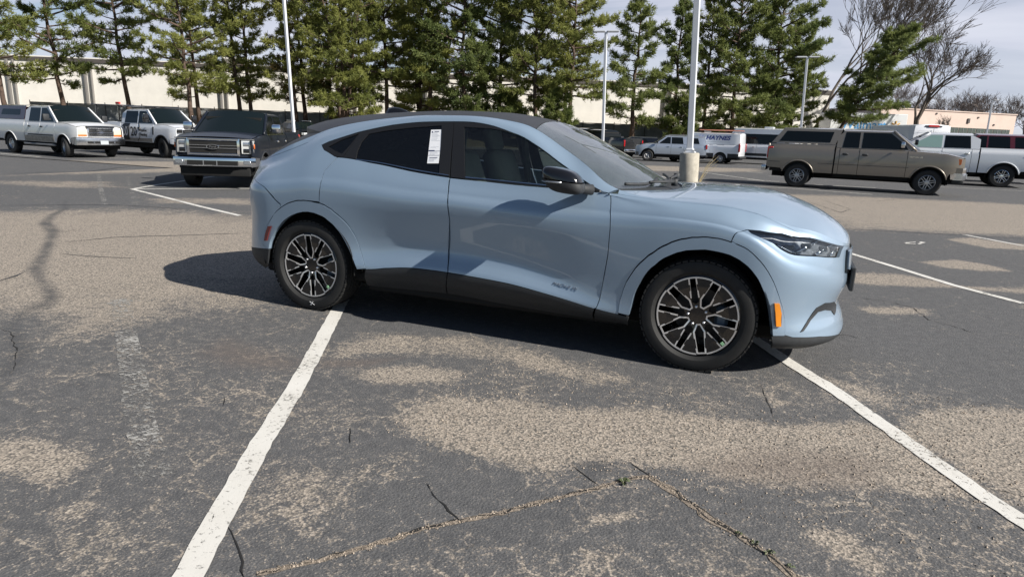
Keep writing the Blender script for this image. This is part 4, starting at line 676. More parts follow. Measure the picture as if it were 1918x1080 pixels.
# headlights: dark bowl, silver fins, clear lens
hp('headlight', 'headlight', M['lens'], off=.002, skirt=False, du=.02, dv=.1)
hb = panel('headlight_bowl', PAN['headlight'], lambda u, v: surfA(u, v)*np.array([1, .955, 1])-np.array([.022, 0, 0]), M['lampbowl'], HERO, du=.03, dv=.15, skirt=False)
def HL(u, v): 
    p = surfA(np.array([u]), np.array([v]))[0]; return p*np.array([1, .97, 1])-np.array([.014, 0, 0])
for o_, side in ((0, 1), (1, -1)):
    f = MB()
    for (u0, v0, u1, v1) in ((.38, 5.5, .50, 5.45), (.50, 5.5, .64, 6.75), (.64, 5.75, .77, 6.95), (.77, 6.1, .86, 7.2)):
        pts = [HL(u0+(u1-u0)*k/4, v0+(v1-v0)*k/4) for k in range(5)]; f.tube([(p[0], p[1]*side, p[2]) for p in pts], .010, 5)
    f.build('lamp_fin', M['chrome'], HERO, smooth=True)
    f = MB()
    for u0, v0 in ((.46, 5.75), (.57, 6.2), (.70, 6.4), (.80, 6.7)):
        p = HL(u0, v0); f.box(p[0]-.028, p[0]+.028, side*p[1]-.012, side*p[1]+.012, p[2]-.016, p[2]+.016, .006)
    f.build('lamp_cell', M['lampgrey'], HERO)
# closed grille, number plate bracket
gp = [(.97, 5.0), (1.22, 4.6), (1.22, 7.35), (1.02, 7.35), (.965, 7.0)]
panel('grille_frame', gp, S_, M['gloss_black'], HERO, off=.012, depth=.012)
panel('grille_panel', poly_off(gp, .014, .06), S_, M['blue'], HERO, off=.020, depth=.008)
b = MB(); b.box(.885, .912, -.27, .27, .50, .66, .006); b.build('plate_bracket', M['clad'], HERO)
# wheel wells
for x in (0, -2.984):
    for sgn in (-1, 1):
        w = MB(); R = .435; prof = [(R, .0), (R, .52)]; g = np.zeros((19, 2, 3))
        for k in range(19):
            a = math.radians(-4+188*k/18)
            for j, y in enumerate((.925, .40)): g[k, j] = (x+R*math.cos(a), sgn*y, .362+R*math.sin(a)*.985)
        w.grid(g); w.add([(x+R*math.cos(math.radians(-4+188*k/18)), sgn*.40, .362+R*math.sin(math.radians(-4+188*k/18))) for k in range(19)], [tuple(range(19))]); w.build('wheel_well', M['well'], HERO, fix=True)
# wheels
def hero_wheel(x, sgn, rot, marks=False):
    c = (x, sgn*.80, .3596); R = .3596; out = sgn
    t = MB(); hw = .118; prof = [(.262, -hw*.78), (.285, -hw*.98), (.325, -hw*1.02), (.347, -hw*.95), (.3575, -hw*.78)]
    for g in (-.055, -.018, .018, .055): prof += [(R, (g-.006)), (R-.008, g-.004), (R-.008, g+.004), (R, g+.006)]
    prof += [(.3575, hw*.78), (.347, hw*.95), (.325, hw*1.02), (.285, hw*.98), (.262, hw*.78)]
    t.lathe(prof, 64, c); tyre = t.build('tyre', M['tyre'], HERO, smooth=True, fix=True, sharp=35)
    b = MB()                                # tread blocks on the shoulders
    for k in range(54):
        a = 2*math.pi*k/54
        for s2 in (-1, 1):
            T = Matrix.Translation(c) @ Matrix.Rotation(-a, 4, 'Y') @ Matrix.Translation((.3545, s2*.098, 0)); b.box(-.004, .0058, -.017, .017, -.015, .015, 0, T)
    b.build('tread_blocks', M['tyre'], tyre)['kind'] = 'stuff'
    f = c[1]+out*.100                       # wheel face plane
    w = MB(); w.lathe([(.262, -.09*out), (.262, .092*out), (.254, .096*out), (.248, .086*out), (.240, .03*out), (.235, -.09*out)], 56, c); rim = w.build('rim', M['gloss_black'], HERO, smooth=True, fix=True, sharp=40)
    w = MB(); w.lathe([(.0, -.02*out), (.165, -.02*out), (.165, -.045*out), (0, -.045*out)], 32, c); w.build('brake_disc', M['disc'], rim)
    w = MB(); a0 = math.radians(-5); T = Matrix.Translation(c) @ Matrix.Rotation(-a0, 4, 'Y'); w.box(.10, .185, -.05, .03, -.075, .075, .02, T if out > 0 else Matrix.Translation(c) @ Matrix.Rotation(-a0, 4, 'Y') @ Matrix.Scale(-1, 4, (0, 1, 0))); w.build('brake_caliper', M['caliper'], rim)
    def pt(r, lat, k, half): 
        a = rot+math.radians(72*k+(36 if half else 0)); return (r*math.cos(a)-lat*math.sin(a), r*math.sin(a)+lat*math.cos(a))
    Rr = .2485
    pent = [(.97, -.105), (.42, -.135), (.235, -.04), (.235, .04), (.42, .135), (.97, .105)]
    slot = [(.965, -.085), (.36, -.10), (.30, 0), (.36, .10), (.965, .085)]
    def dish(p): r = math.hypot(*p); return f-out*(.006+.030*max(0, 1-r/.2)**1.3)
    bm = bmesh.new()
    def loop(pts):
        vs = [bm.verts.new((c[0]+p[0], dish(p), c[2]+p[1])) for p in pts]
        return [bm.edges.new((vs[i], vs[(i+1) % len(vs)])) for i in range(len(vs))]
    def dens(pts, n): return [tuple(a+(b-a)*t/n for a, b in zip(pts[i], pts[(i+1) % len(pts)])) for i in range(len(pts)) for t in range(n)]
    ed = loop([(Rr*1.0*math.cos(2*math.pi*k/60), Rr*1.0*math.sin(2*math.pi*k/60)) for k in range(60)])
    for k in range(5):
        ed += loop(dens([pt(r*Rr, l*Rr, k, False) for r, l in [(r, l*.94) for r, l in pent]], 3)); ed += loop(dens([pt(r*Rr, l*Rr, k, True) for r, l in [(r, l*.9) for r, l in slot]], 3))
    bmesh.ops.triangle_fill(bm, use_beauty=True, edges=ed)
    ext = bmesh.ops.extrude_face_region(bm, geom=bm.faces[:])
    for v in [e for e in ext['geom'] if isinstance(e, bmesh.types.BMVert)]: v.co.y -= out*.028
    bmesh.ops.recalc_face_normals(bm, faces=bm.faces[:]); me = bpy.data.meshes.new('spokes'); bm.to_mesh(me); bm.free(); me.materials.append(M['gloss_black'])
    o = bpy.data.objects.new('spokes', me); COL.objects.link(o); o.parent = rim
    def ribbon(mb, pts, wd):
        pts = [Vector((p[0], 0, p[1])) for p in pts]; g = []
        for i, p in enumerate(pts):
            d = (pts[min(i+1, len(pts)-1)]-pts[max(i-1, 0)]).normalized(); n_ = Vector((-d.z, 0, d.x)); 
            if 0 < i < len(pts)-1:
                d1 = (pts[i]-pts[i-1]).normalized(); d2 = (pts[i+1]-pts[i]).normalized(); n1 = Vector((-d1.z, 0, d1.x)); n2 = Vector((-d2.z, 0, d2.x)); n_ = (n1+n2)/max(.5, 1+n1.dot(n2))
            row = []
            for s2, h in ((-.5, -.004), (-.5, .0025), (.5, .0025), (.5, -.004)):
                q = p+n_*wd*s2; row.append((c[0]+q.x, dish((p.x, p.z))+out*h, c[2]+q.z))
            g.append(row)
        mb.grid(np.array(g))
    br = MB()
    for k in range(5):
        P5 = [pt(r*Rr, l*Rr, k, False) for r, l in pent]; ribbon(br, [P5[0]]+[P5[1], P5[2], P5[3], P5[4]]+[P5[5], P5[0]], .0096)
        for s2 in (-1, 1):
            ribbon(br, [pt(.98*Rr, s2*.088*Rr, k, True), pt(.47*Rr, s2*.098*Rr, k, True)], .0084)
        a0 = math.degrees(rot)+72*k; ribbon(br, [(Rr*.995*math.cos(math.radians(a0+7.5+57*i/12)), Rr*.995*math.sin(math.radians(a0+7.5+57*i/12))) for i in range(13)], .0096)
    br.build('bright_edge', M['machined'], rim, fix=True)
    for k in range(5):
        l = MB(); p = pt(.235*Rr, 0, k, True); l.lathe([(.0, .016*out), (.0075, .014*out), (.0095, .0), (.0095, -.02*out)], 8, (c[0]+p[0], dish(p), c[2]+p[1]))
        l.build('wheel_nut', M['machined'], rim, smooth=True)
    l = MB(); l.lathe([(0, .006*out), (.026, .005*out), (.030, 0), (.030, -.03*out)], 20, (c[0], f-out*.036, c[2])); cap = l.build('centre_cap', M['gloss_black'], rim, smooth=True)
    hs = [(-.020, -.004), (-.010, .001), (-.002, .004), (.008, .006), (.014, .010), (.019, .007), (.013, .004), (.010, .000), (.016, -.006), (.008, -.003), (-.003, -.003), (-.010, -.008), (-.009, -.003)]
    l = MB(); l.prism(hs, lambda p: (c[0]-out*-p[0], f-out*.0295, c[2]+p[1]), lambda p: (c[0]-out*-p[0], f-out*.0285, c[2]+p[1])); l.build('emblem', M['machined'], cap)
    l = MB(); a = math.radians(-42) ; T = Matrix.Translation((c[0]+.228*math.cos(a), f+out*.0005, c[2]+.228*math.sin(a))) @ Matrix.Rotation(-a, 4, 'Y'); l.box(-.011, .011, -.004, .004, -.009, .009, 0, T); st = l.build('sticker', mat('green sticker', (.35, .62, .36), .5) if 'gs' not in M else M['gs'], rim); M['gs'] = st.data.materials[0]
    if marks:
        l = MB(); y = c[1]+out*.1205
        for (xa, za, xb, zb) in ((-.018, .072, .028, .050), (.014, .076, -.006, .044), (.004, .058, -.016, .046)):
            l.tube([(x+xa+.02, y-.001, za), (x+(xa+xb)/2+.02, y+.0015*out, (za+zb)/2), (x+xb+.02, y-.001, zb)], .0018, 4)
        l.build('chalk_mark', M['paper'], tyre)
hero_wheel(0, -1, math.radians(66)); hero_wheel(-2.984, -1, math.radians(94), True); hero_wheel(0, 1, math.radians(20)); hero_wheel(-2.984, 1, math.radians(50))
# window sheet, roof fin, door badge
def onA(u, v, off=0.0):
    e = 1e-3; p = surfA(np.array([u]), np.array([v]))[0]; a = surfA(np.array([u+e]), np.array([v]))[0]-p; b = surfA(np.array([u]), np.array([v+4*e]))[0]-p; n = np.cross(a, b); n /= np.linalg.norm(n); return Vector(p+n*off), Vector(a).normalized(), Vector(b).normalized()
st = PAN['sticker']
sheet = panel('window_sheet', st, S_, M['paper'], HERO, off=-.004, depth=.001, far=False)[0]
cs = [onA(u, v, -.0025)[0] for u, v in st]
def onsheet(s, t): return (cs[0]*(1-s)+cs[1]*s)*(1-t)+(cs[3]*(1-s)+cs[2]*s)*t
def bar(mb, s0, s1, t0, t1):
    mb.add([onsheet(s0, t0), onsheet(s1, t0), onsheet(s1, t1), onsheet(s0, t1)], [(0, 1, 2, 3)])
pr = MB(); bar(pr, .02, .52, .61, .645); bar(pr, .02, .98, .635, .648); bar(pr, .02, .98, .762, .772); bar(pr, .32, .70, .05, .068); bar(pr, .10, .2, .05, .09); bar(pr, .15, .85, .825, .842); pr.build('print', M['ink'], sheet)
pr = MB(); rnd = random.Random(4)
for t0 in (.09, .13, .16, .19, .22, .26, .30, .33, .51, .54, .67, .70, .73, .87, .90, .93): bar(pr, .1+rnd.random()*.05, .55+rnd.random()*.35, t0, t0+.008)
pr.build('fine_print', M['greyink'], sheet)
fin = MB(); g = []
for k in range(9):
    q = k/8; x = -2.85+.26*q; h = .055*(1-(1-q)**2)*(1 if q < .85 else 1-((q-.85)/.15)**2*.9); h = .062*math.sin(min(1, (1-q)*1.35)*math.pi/2)*(1 if q > .12 else q/.12)
    g.append([(x, -.045*(1-.3*q), 1.530+.02*q), (x, -.02, 1.545+.02*q+h*.8), (x, 0, 1.548+.02*q+h), (x, .02, 1.545+.02*q+h*.8), (x, .045*(1-.3*q), 1.530+.02*q)])
fin.grid(np.array(g)); fin.build('roof_fin', M['gloss_black'], HERO, smooth=True, fix=True)
p0, ax0, up_ = onA(-1.0, 2.22, .004); p1, _, _ = onA(-.80, 2.02, .004)
b0, _, bu = onA(*PAN['badge'][0], .003); b1, _, _ = onA(*PAN['badge'][1], .003)
text_mesh('door_badge', 'MACH-E 4X', .030, M['alloy'], HERO, frame((b0+b1)/2, b1-b0, bu), shear=.35, bold=.0, sx=1.15)
# ---------------------------------------------------------------- the other vehicles
M['carglass'] = mat('dark car glass', (.006, .008, .009), .06, spec=.35)
M['scrglass'] = mat('windscreen glass of parked vehicles', (.006, .010, .011), .05, spec=.3)
M['daylit_glass'] = mat('green painted daylight', (.30, .44, .40), .12, coat=1.0)  # opaque: sunlight in and through the window is painted as pale green
M['headlamp'] = mat('headlamp glass', (.62, .63, .62), .12, .25, coat=1.0)
M['oldlamp'] = mat('yellowed headlamp', (.62, .58, .44), .25, coat=.6)
M['orange'] = mat('orange lens', (.62, .14, .02), .2, coat=1.0)
M['plate'] = mat('number plate', (.42, .46, .48), .5)
M['dirt'] = mat('road dirt', (.30, .27, .23), .9, var=.3)
M['bluefilm'] = mat('blue reflecting chrome', (.5, .56, .7), .1, 1.0)
WHEELS = {}
def wheel_meshes(R, w, rr, style):
    key = (R, w, rr, style)
    if key in WHEELS: return WHEELS[key]
    h = w/2; t = MB(); t.lathe([(rr, -h*.8), (rr+.03, -h), (R-.04, -h*1.02), (R-.012, -h*.86), (R, -h*.6), (R, h*.6), (R-.012, h*.86), (R-.04, h*1.02), (rr+.03, h), (rr, h*.8)], 36, (0, 0, 0)); a = t.build('tyre', M['tyre'], None, True, True, 35)
    r = MB(); r.lathe([(rr, -h*.8), (rr, h*.82), (rr-.012, h*.86), (rr-.03, h*.66), (rr-.045, h*.3)], 32, (0, 0, 0))
    if style == 'six':
        for k in range(6):
            for s in (-1, 1): r.box(.05, rr-.02, h*.46, h*.66, -.013+s*.03, .013+s*.03, .006, Matrix.Rotation(2*math.pi*k/6+.26, 4, 'Y'))
        r.lathe([(0, h*.74), (.055, h*.72), (.075, h*.6), (.075, h*.4)], 16, (0, 0, 0))
    elif style == 'five':
        for k in range(5): r.box(.04, rr-.015, h*.46, h*.68, -.028, .028, .012, Matrix.Rotation(2*math.pi*k/5+.3, 4, 'Y'))
        r.lathe([(0, h*.78), (.07, h*.74), (.08, h*.6), (.08, h*.4)], 16, (0, 0, 0))
    elif style == 'steel':
        for k in range(8): r.box(.05, rr-.015, h*.42, h*.56, -.03, .03, .008, Matrix.Rotation(2*math.pi*k/8, 4, 'Y'))
        r.lathe([(0, h*.84), (.06, h*.8), (.07, h*.6), (.12, h*.56), (.12, h*.3)], 16, (0, 0, 0))
    elif style == 'van':
        r.lathe([(0, h*.5), (.06, h*.5), (.075, h*.62), (.09, h*.5), (.11, h*.46)], 20, (0, 0, 0)); r.lathe([(rr-.075, h*.40), (rr-.06, h*.52), (rr-.045, h*.4)], 28, (0, 0, 0))
    b = r.build('rim', None, None, True, True, 35); d = MB(); d.lathe([(0, h*.3), (rr-.03, h*.3), (rr-.03, h*.1), (0, h*.1)], 24, (0, 0, 0)); c = d.build('wheel_back', M['black'], None, False, True)
    WHEELS[key] = (a.data, b.data, c.data)
    for o in (a, b, c): bpy.data.objects.remove(o)
    return WHEELS[key]
def add_wheel(parent, x, y, R, w, rr, style, rm, turn=0.0):
    ms = wheel_meshes(R, w, rr, style); rot = (0, 0, (math.pi if y > 0 else 0)+math.pi+turn); tyre = None
    for nm, me, m in (('tyre', ms[0], None), ('rim', ms[1], rm), ('wheel_back', ms[2], None)):
        if m is not None: me = me.copy(); me.materials.clear(); me.materials.append(m)
        o = bpy.data.objects.new(nm, me); COL.objects.link(o)
        if tyre is None: o.parent = parent; o.location = (x, y, R); o.rotation_euler = rot; tyre = o
        else: o.parent = tyre
def side_fn(hw, belt, xf, xr, tum=.22, nose=.13, nl=.55, tail=.03, hmid=.85):
    def S(u, v):
        u = np.asarray(u, float); v = np.asarray(v, float); lo = np.minimum(v, belt); y = hw-.05*((lo-hmid)/.45)**2*np.where(lo < hmid, .7, .6)-.035*np.clip((v-belt+.16)/.16, 0, 1)**2-np.maximum(v-belt, 0)*tum
        y = y-nose*np.clip((u-(xf-nl))/nl, 0, 1)**2.2-tail*np.clip((xr+.45-u)/.45, 0, 1)**2
        return np.stack([u, -y, v], -1)
    return S
def arch(xc, R, zc, sill, n=14):            # from the front foot to the rear foot
    a0 = math.asin(max(-1, min(1, (sill-zc)/R))); return [(xc+R*math.cos(a0+(math.pi-2*a0)*k/n), zc+R*math.sin(a0+(math.pi-2*a0)*k/n)) for k in range(n+1)]
def span(name, rows, m, parent, nw=6, thick=.0, sharp=35):   # rows: (x at the edge, half width, z at the edge, rise at the middle, shift in x at the middle)
    w = np.linspace(-1, 1, 2*nw+1); G = np.array([[(x+dx*(1-abs(t)**2.4), t*hw, z+c*(1-abs(t)**2.4)) for t in w] for x, hw, z, c, dx in rows]); mb = MB().grid(G[:, ::-1]); return mb.build(name, m, parent, smooth=True, sharp=sharp)
def facade(name, S, xf, z0, z1, m, parent, bow=.10, lean=0.0, nz=4, ny=8, inset=.0, hw=None):
    G = []
    for z in np.linspace(z0, z1, nz):
        h = (-S(np.array([xf-.02]), np.array([z]))[0, 1]) if hw is None else hw; G.append([(xf-bow*(abs(t)**2.2)-lean*(z-z0), t*(h-inset), z) for t in np.linspace(-1, 1, 2*ny+1)])
    return MB().grid(np.array(G)).build(name, m, parent, smooth=True)
def bx(name, m, parent, x0, x1, y0, y1, z0, z1, b=.01, label=None):
    o = MB().box(x0, x1, y0, y1, z0, z1, b).build(name, m, parent, smooth=b > 0, sharp=40)
    if label: o['label'] = label
    return o
def bowbar(name, m, parent, xf, hw, z0, z1, d=.05, bow=.10, n=10, y0=None, b=0):
    mb = MB(); ys = np.linspace(-hw, hw, 2*n+1) if y0 is None else np.linspace(y0[0], y0[1], n)
    ring_ = [[(xf-bow*(abs(y)/1.0)**2.2-d, y, z0), (xf-bow*(abs(y)/1.0)**2.2-.008, y, z0), (xf-bow*(abs(y)/1.0)**2.2, y, z0+.18*(z1-z0)), (xf-bow*(abs(y)/1.0)**2.2, y, z1-.18*(z1-z0)), (xf-bow*(abs(y)/1.0)**2.2-.008, y, z1), (xf-bow*(abs(y)/1.0)**2.2-d, y, z1)] for y in ys]
    G = np.array(ring_); mb.grid(G); k = len(ys); mb.add(G[0], [tuple(range(6))]); mb.add(G[-1], [tuple(range(6))[::-1]])
    return mb.build(name, m, parent, smooth=True, fix=True, sharp=40)
def oval(name, m, parent, x, y, z, ry, rz, d=.012, T=None):
    mb = MB(); n = 20; mb.prism([(math.cos(2*math.pi*k/n)*ry, math.sin(2*math.pi*k/n)*rz) for k in range(n)], lambda p: (x-.02, y+p[0], z+p[1]), lambda p: (x+d, y+p[0], z+p[1])); return mb.build(name, m, parent, fix=True)
def hoops(root, S, xs, R, zc, hw):
    for x in xs:
        for s in (-1, 1):
            g = np.array([[(x+R*math.cos(math.radians(-8+196*k/14)), s*y, zc+R*math.sin(math.radians(-8+196*k/14))) for y in (hw-.03, hw-.5)] for k in range(15)]); mb = MB().grid(g); mb.add([(x+R*math.cos(math.radians(-8+196*k/14)), s*(hw-.5), zc+R*math.sin(math.radians(-8+196*k/14))) for k in range(15)], [tuple(range(15))]); mb.build('wheel_well', M['well'], root, fix=True)
def pickup(name, label, group, loc, rz, c):
    root = thing(name, label, 'pickup truck', loc, rz, group); P = M[c['paint']]; lowm = M[c.get('low', c['paint'])]
    WB, FO, RO, hw = c['WB'], c['FO'], c['RO'], c['hw']; sill, zh0, zh1, belt, roof, bed = c['sill'], c['zh0'], c['zh1'], c['belt'], c['roof'], c['bed']; R, Ra = c['R'], c['R']+.10; xr = -WB-RO
    xd0, xd1, xd2, xc = c['doors']; xw, xrf, xrr = c['scr']; S = side_fn(hw, belt, FO, xr, nose=c.get('nose', .13)); K = dict(du=.16, dv=.13, vs=1.0, depth=.03, shrink=.006)
    bt = c.get('bt', .72); fb = c['fb']; bz0 = c['bz0']; z2_ = roof-.11; z1_ = belt+.035; sl = (xw-xrf)/(belt-roof+.05)
    fa = arch(0, Ra, R, sill); ra = arch(-WB, Ra, R, sill)
    panel('fender', [(xd0, sill)]+[(xd0, belt)]+[(xw+.02, zh1), (FO*.4, (zh0+zh1)/2+.02), (FO-.12, zh0), (FO-.03, zh0-.05), (FO-.03, fb), (Ra+.05, fb-.05)]+fa, S, P, root, **K)
    panel('front_door', [(xd1, sill), (xd1, belt+.01), (xd0, belt+.01), (xd0, sill)], S, P, root, **K)
    panel('rear_door', [(xd2, sill), (xd2, belt+.01), (xd1, belt+.01), (xd1, sill)], S, P, root, **K)
    if xc < xd2-.03: panel('cab_corner', [(xc, sill), (xc, belt+.01), (xd2, belt+.01), (xd2, sill)], S, P, root, **K)
    panel('bed_side', ra[::-1][:0]+[(xc-.03, sill)]+[(xc-.03, bed), (xr+.02, bed), (xr+.02, .62)]+[(-WB-Ra-.05, .60)]+ra[::-1], S, P, root, **K)
    panel('cab_side', [(xw-.02, belt+.01), (xrf, roof-.07), (xrr+.05, roof-.07), (xc+.01, roof-.22), (xc, belt+.01)], S, P, root, **K)
    xa_ = lambda z: xw-.10+(z-belt)*sl
    fw = [(xd1+.035, z1_), (xd1+.04, z2_), (xa_(z2_)-.02, z2_), (xd0-.02+.02, min(z2_, belt+(xd0-xw+.12)/sl)) if False else (xa_(z1_+.12), z1_+.12), (max(xa_(z1_+.05), xd0-.12), z1_)]
    rw = [(xd2+.05, z1_), (xd2+.11, z2_), (xd1-.045, z2_), (xd1-.04, z1_)]; gm = M[c.get('glass', 'carglass')]
    panel('front_window', fw, S, gm, root, du=.2, dv=.2, vs=1, off=.004, depth=.006); panel('rear_window', rw, S, M['carglass'], root, du=.2, dv=.2, vs=1, off=.004, depth=.006)
    hwz = lambda x, z: float(-S(np.array([x]), np.array([z]))[0, 1])
    xs = np.linspace(xw, FO-.10, 9); zed = np.interp(xs, [xw, FO*.4, FO-.12, FO-.06], [zh1, (zh0+zh1)/2+.02, zh0, zh0-.02]); hm = c.get('hoodm', P)
    span('bonnet', [(x, hwz(x, z)-.012, z+.004, c.get('crown', .05)*(1 if x < FO-.4 else .55), .05 if x > FO-.3 else 0) for x, z in zip(xs, zed)], hm, root)
    span('windscreen', [(xw+(xrf-xw)*t, hwz(xw+(xrf-xw)*t, belt+(roof-.05-belt)*t)-.035, zh1+.01+(roof-.05-zh1)*t, .05+.01*t, .16*(1-t*.6)) for t in np.linspace(0, 1, 6)], M['scrglass'], root)
    for s in (-1, 1):
        MB().tube([(xw+.02+(xrf-xw)*t, s*(hwz(xw+(xrf-xw)*t, belt+(roof-.05-belt)*t)-.02), zh1+.005+(roof-.05-zh1)*t) for t in np.linspace(0, 1, 6)], .035, 6).build('screen_pillar', P, root, smooth=True)
    rx = np.linspace(xrf, xrr, 6); span('roof', [(x, hwz(x, roof-.07)+.004, roof-.075, 0, 0) if False else (x, hwz(x, roof-.07)+.003, roof-.072, .072, (.10 if i == 0 else 0)) for i, x in enumerate(rx)], P, root)
    span('rear_screen', [(xrr, hwz(xrr, roof-.07), roof-.072, .07, 0), (xc+.01, hwz(xc, belt+.3), belt+.30, 0, 0), (xc, hwz(xc, belt), belt, 0, 0)], M['carglass'], root)
    MB().box(xc-.02, xw-.05, -hw+.16, hw-.16, .40, belt-.04).box(xw-.1, FO-.3, -hw+.2, hw-.2, .40, zh0-.14).box(xc+.05, xw-.5, -hw+.28, hw-.28, belt-.05, roof-.16).box(xr+.1, xc, -hw+.08, hw-.08, .50, bed-.08).box(xr+.15, FO-.35, -.45, .45, .32, .5).build('chassis', M['black'], root)
    hoops(root, S, (0, -WB), Ra, R, hw)
    facade('tailgate', S, xr+.01, .62, bed, P, root, bow=-.02) if False else bx('tailgate', P, root, xr-.01, xr+.05, -hw+.09, hw-.09, .66, bed-.01, .015)
    bx('rear_bumper', M[c.get('rbump', 'dullchrome')], root, xr-.16, xr-.01, -hw+.06, hw-.06, .50, .68, .03)
    tz0, tz1 = c.get('tail', (.86, 1.28))
    for s in (-1, 1): bx('tail_light', M['taillight'], root, xr-.02, xr+.17, s*(hw-.11)-.055, s*(hw-.11)+.055, tz0, tz1, .015)
    for s in (-1, 1):
        mz = belt+.10; bx('mirror', M[c.get('mirm', 'gloss_black')], root, xd0-.24, xd0-.12, s*(hw+.03) if s > 0 else -hw-.27, s*(hw+.27) if s > 0 else -hw-.03, mz-.02, mz+c.get('mirh', .2), .04)
        MB().tube([(xd0-.18, s*(hw-.02), mz+.02), (xd0-.18, s*(hw+.1), mz+.05)], .03, 6).build('mirror_arm', M['clad'], root)
        for xa in (xd1+.16 if c.get('handles', 1) else xd1, xd2+.16): bx('door_handle', M[c.get('handle', 'clad')], root, xa-.08, xa+.08, *sorted((s*(hw-.01), s*(hw+.022))), belt-.20, belt-.14, .012)
    for x in (0, -WB):
        for s in (-1, 1): add_wheel(root, x, s*(hw-.15), R, .27, c['rr'], c['style'], M[c['rim']], c.get('turn', 0) if x == 0 else 0)
    # ------------ front
    facade('grille_surround', S, FO-.03, fb-.02, zh0, P, root, bow=.13)
    panel('bumper_side', [(Ra+.09, bz0+.02), (Ra+.07, fb-.045), (FO-.03, fb-.015), (FO-.03, bz0)], S, M[c.get('bump', 'dullchrome')], root, du=.2, dv=.13, vs=1, off=.022, depth=.05)
    for s in (-1, 1):
        for x in (0, -WB): MB().tube([(a, s*(float(-S(np.array([a]), np.array([b]))[0, 1])+.004), b) for a, b in arch(x, Ra+.005, R, sill)], .022, 5).build('arch_lip', M[c.get('lip', c['paint'])], root, smooth=True)
    for g in c.get('front', ()): g(root, FO, S)
    return root, S
def bumper(m, z0, z1, hw, d=.16, fwd=.10, bow=.14): return lambda r, FO, S: bowbar('front_bumper', M[m], r, FO+fwd, hw, z0, z1, d, bow)
def grille(z0, z1, hw, bars, m='chrome', back='black', fr=.035, x=.0, bm=None):
    def f(r, FO, S):
        g = bowbar('grille', M[back], r, FO-.012+x, hw, z0, z1, .03, .10)
        for a, b in ((z0, z0+fr), (z1-fr, z1)): bowbar('grille_frame', M[m], g, FO+.012+x, hw, a, b, .04, .10)
        for s in (-1, 1): bowbar('grille_frame', M[m], g, FO+.012+x, hw, z0, z1, .04, .10, 4, (s*hw-fr*.6, s*hw+fr*.6))
        for z, h in bars: bowbar('grille_bar', M[bm or m], g, FO+.006+x, hw-.01, z-h/2, z+h/2, .03, .10)
    return f
def lamps(y0, y1, z0, z1, m='headlamp', amber=None, x=.0, cells=()):
    def f(r, FO, S):
        for s in (-1, 1):
            h = bowbar('headlight', M[m], r, FO+.0+x, 1, z0, z1, .12, .13, 6, tuple(sorted((s*y0, s*y1))))
            if amber: bowbar('indicator', M['orange'], h, FO+.004+x, 1, amber[0], amber[1], .12, .13, 6, tuple(sorted((s*amber[2], s*amber[3]))))
            for (a, b, q, t, mm) in cells: bowbar('lamp_cell', M[mm], h, FO+.008+x, 1, q, t, .03, .13, 4, tuple(sorted((s*a, s*b))))
    return f
def badge(z, ry, rz, x=.02, m='navyink'):
    def f(r, FO, S):
        o = oval('emblem_rim', M['chrome'], r, FO+x, 0, z, ry, rz); e = oval('emblem', M[m], o, FO+x+.006, 0, z, ry*.88, rz*.82)
        text_mesh('emblem_script', 'Ford', rz*1.35, M['chrome'], e, frame((FO+x+.020, 0, z), (0, 1, 0), (0, 0, 1)), shear=.25)
    return f
def bxf(name, m, x0, x1, y0, y1, z0, z1, b=.01): return lambda r, FO, S: bx(name, M[m], r, FO+x0, FO+x1, y0, y1, z0, z1, b)
GT = 'pickup trucks parked around the lot'
# the old white crew cab with a dark topper
front_old = [grille(.86, 1.17, .50, [(.945, .035), (1.015, .04), (1.09, .035)], 'chrome'), lamps(.545, .90, .93, 1.16, 'oldlamp', (.855, .925, .545, .90), -.02), bumper('dullchrome', .52, .80, .97, .2, .16, .20), bxf('bumper_recess', 'black', .155, .166, -.62, .62, .59, .67, 0), bxf('number_plate', 'plate', .165, .178, -.16, .16, .55, .70, .004), badge(1.015, .11, .045, .012, 'bluefilm'), bxf('bug_shield', 'navy', -.10, .03, -.56, .56, 1.20, 1.27, .03), bxf('tow_hook', 'dullchrome', .15, .19, .38, .44, .60, .66, .01), bxf('tow_hook', 'dullchrome', .15, .19, -.44, -.38, .60, .66, .01)]
old, So = pickup('pickup_truck', 'old white crew cab pickup with burgundy bed topper, leftmost at the edge of the lot', GT, (0, 0, 0), 0, dict(paint='white_old', WB=3.97, FO=.92, RO=1.25, hw=1.01, sill=.56, zh0=1.24, zh1=1.36, belt=1.34, roof=2.03, bed=1.42, R=.41, rr=.22, style='steel', rim='alloy', doors=(-.55, -1.62, -2.52, -2.78), scr=(-.42, -1.18, -2.55), fb=.84, bz0=.53, bump='dullchrome', crown=.07, front=front_old, bt=.84, turn=math.radians(-16), tail=(.9, 1.34), mirh=.24, mirm='clad', nose=.10))
# two-tone lower flank and moulding
for s in (1,):
    panel('lower_flank', [(-2.77, .575), (-2.77, .80), (-.62, .80), (-.62, .575)], So, M['dirt'], old, du=.2, dv=.12, vs=1, off=.004, depth=.01); panel('side_moulding', [(-2.5, .82), (-2.5, .87), (-.66, .87), (-.66, .82)], So, M['clad'], old, du=.3, dv=.12, vs=1, off=.012, depth=.016)
    MB().tube([(-.62, -.98, .46), (-2.9, -.98, .46)], .045, 6).build('side_step', M['greytrim'], old)
tp = So; Gt = lambda xx, z: float(-So(np.array([xx]), np.array([z]))[0, 1])
panel('topper_side', [(-2.84, 1.43), (-2.80, 1.98), (-4.95, 1.98), (-5.19, 1.43)], So, M['burgundy'], old, du=.3, dv=.2, vs=1); panel('topper_window', [(-3.2, 1.60), (-3.18, 1.84), (-4.6, 1.84), (-4.7, 1.60)], So, M['carglass'], old, du=.3, dv=.2, vs=1, off=.004)
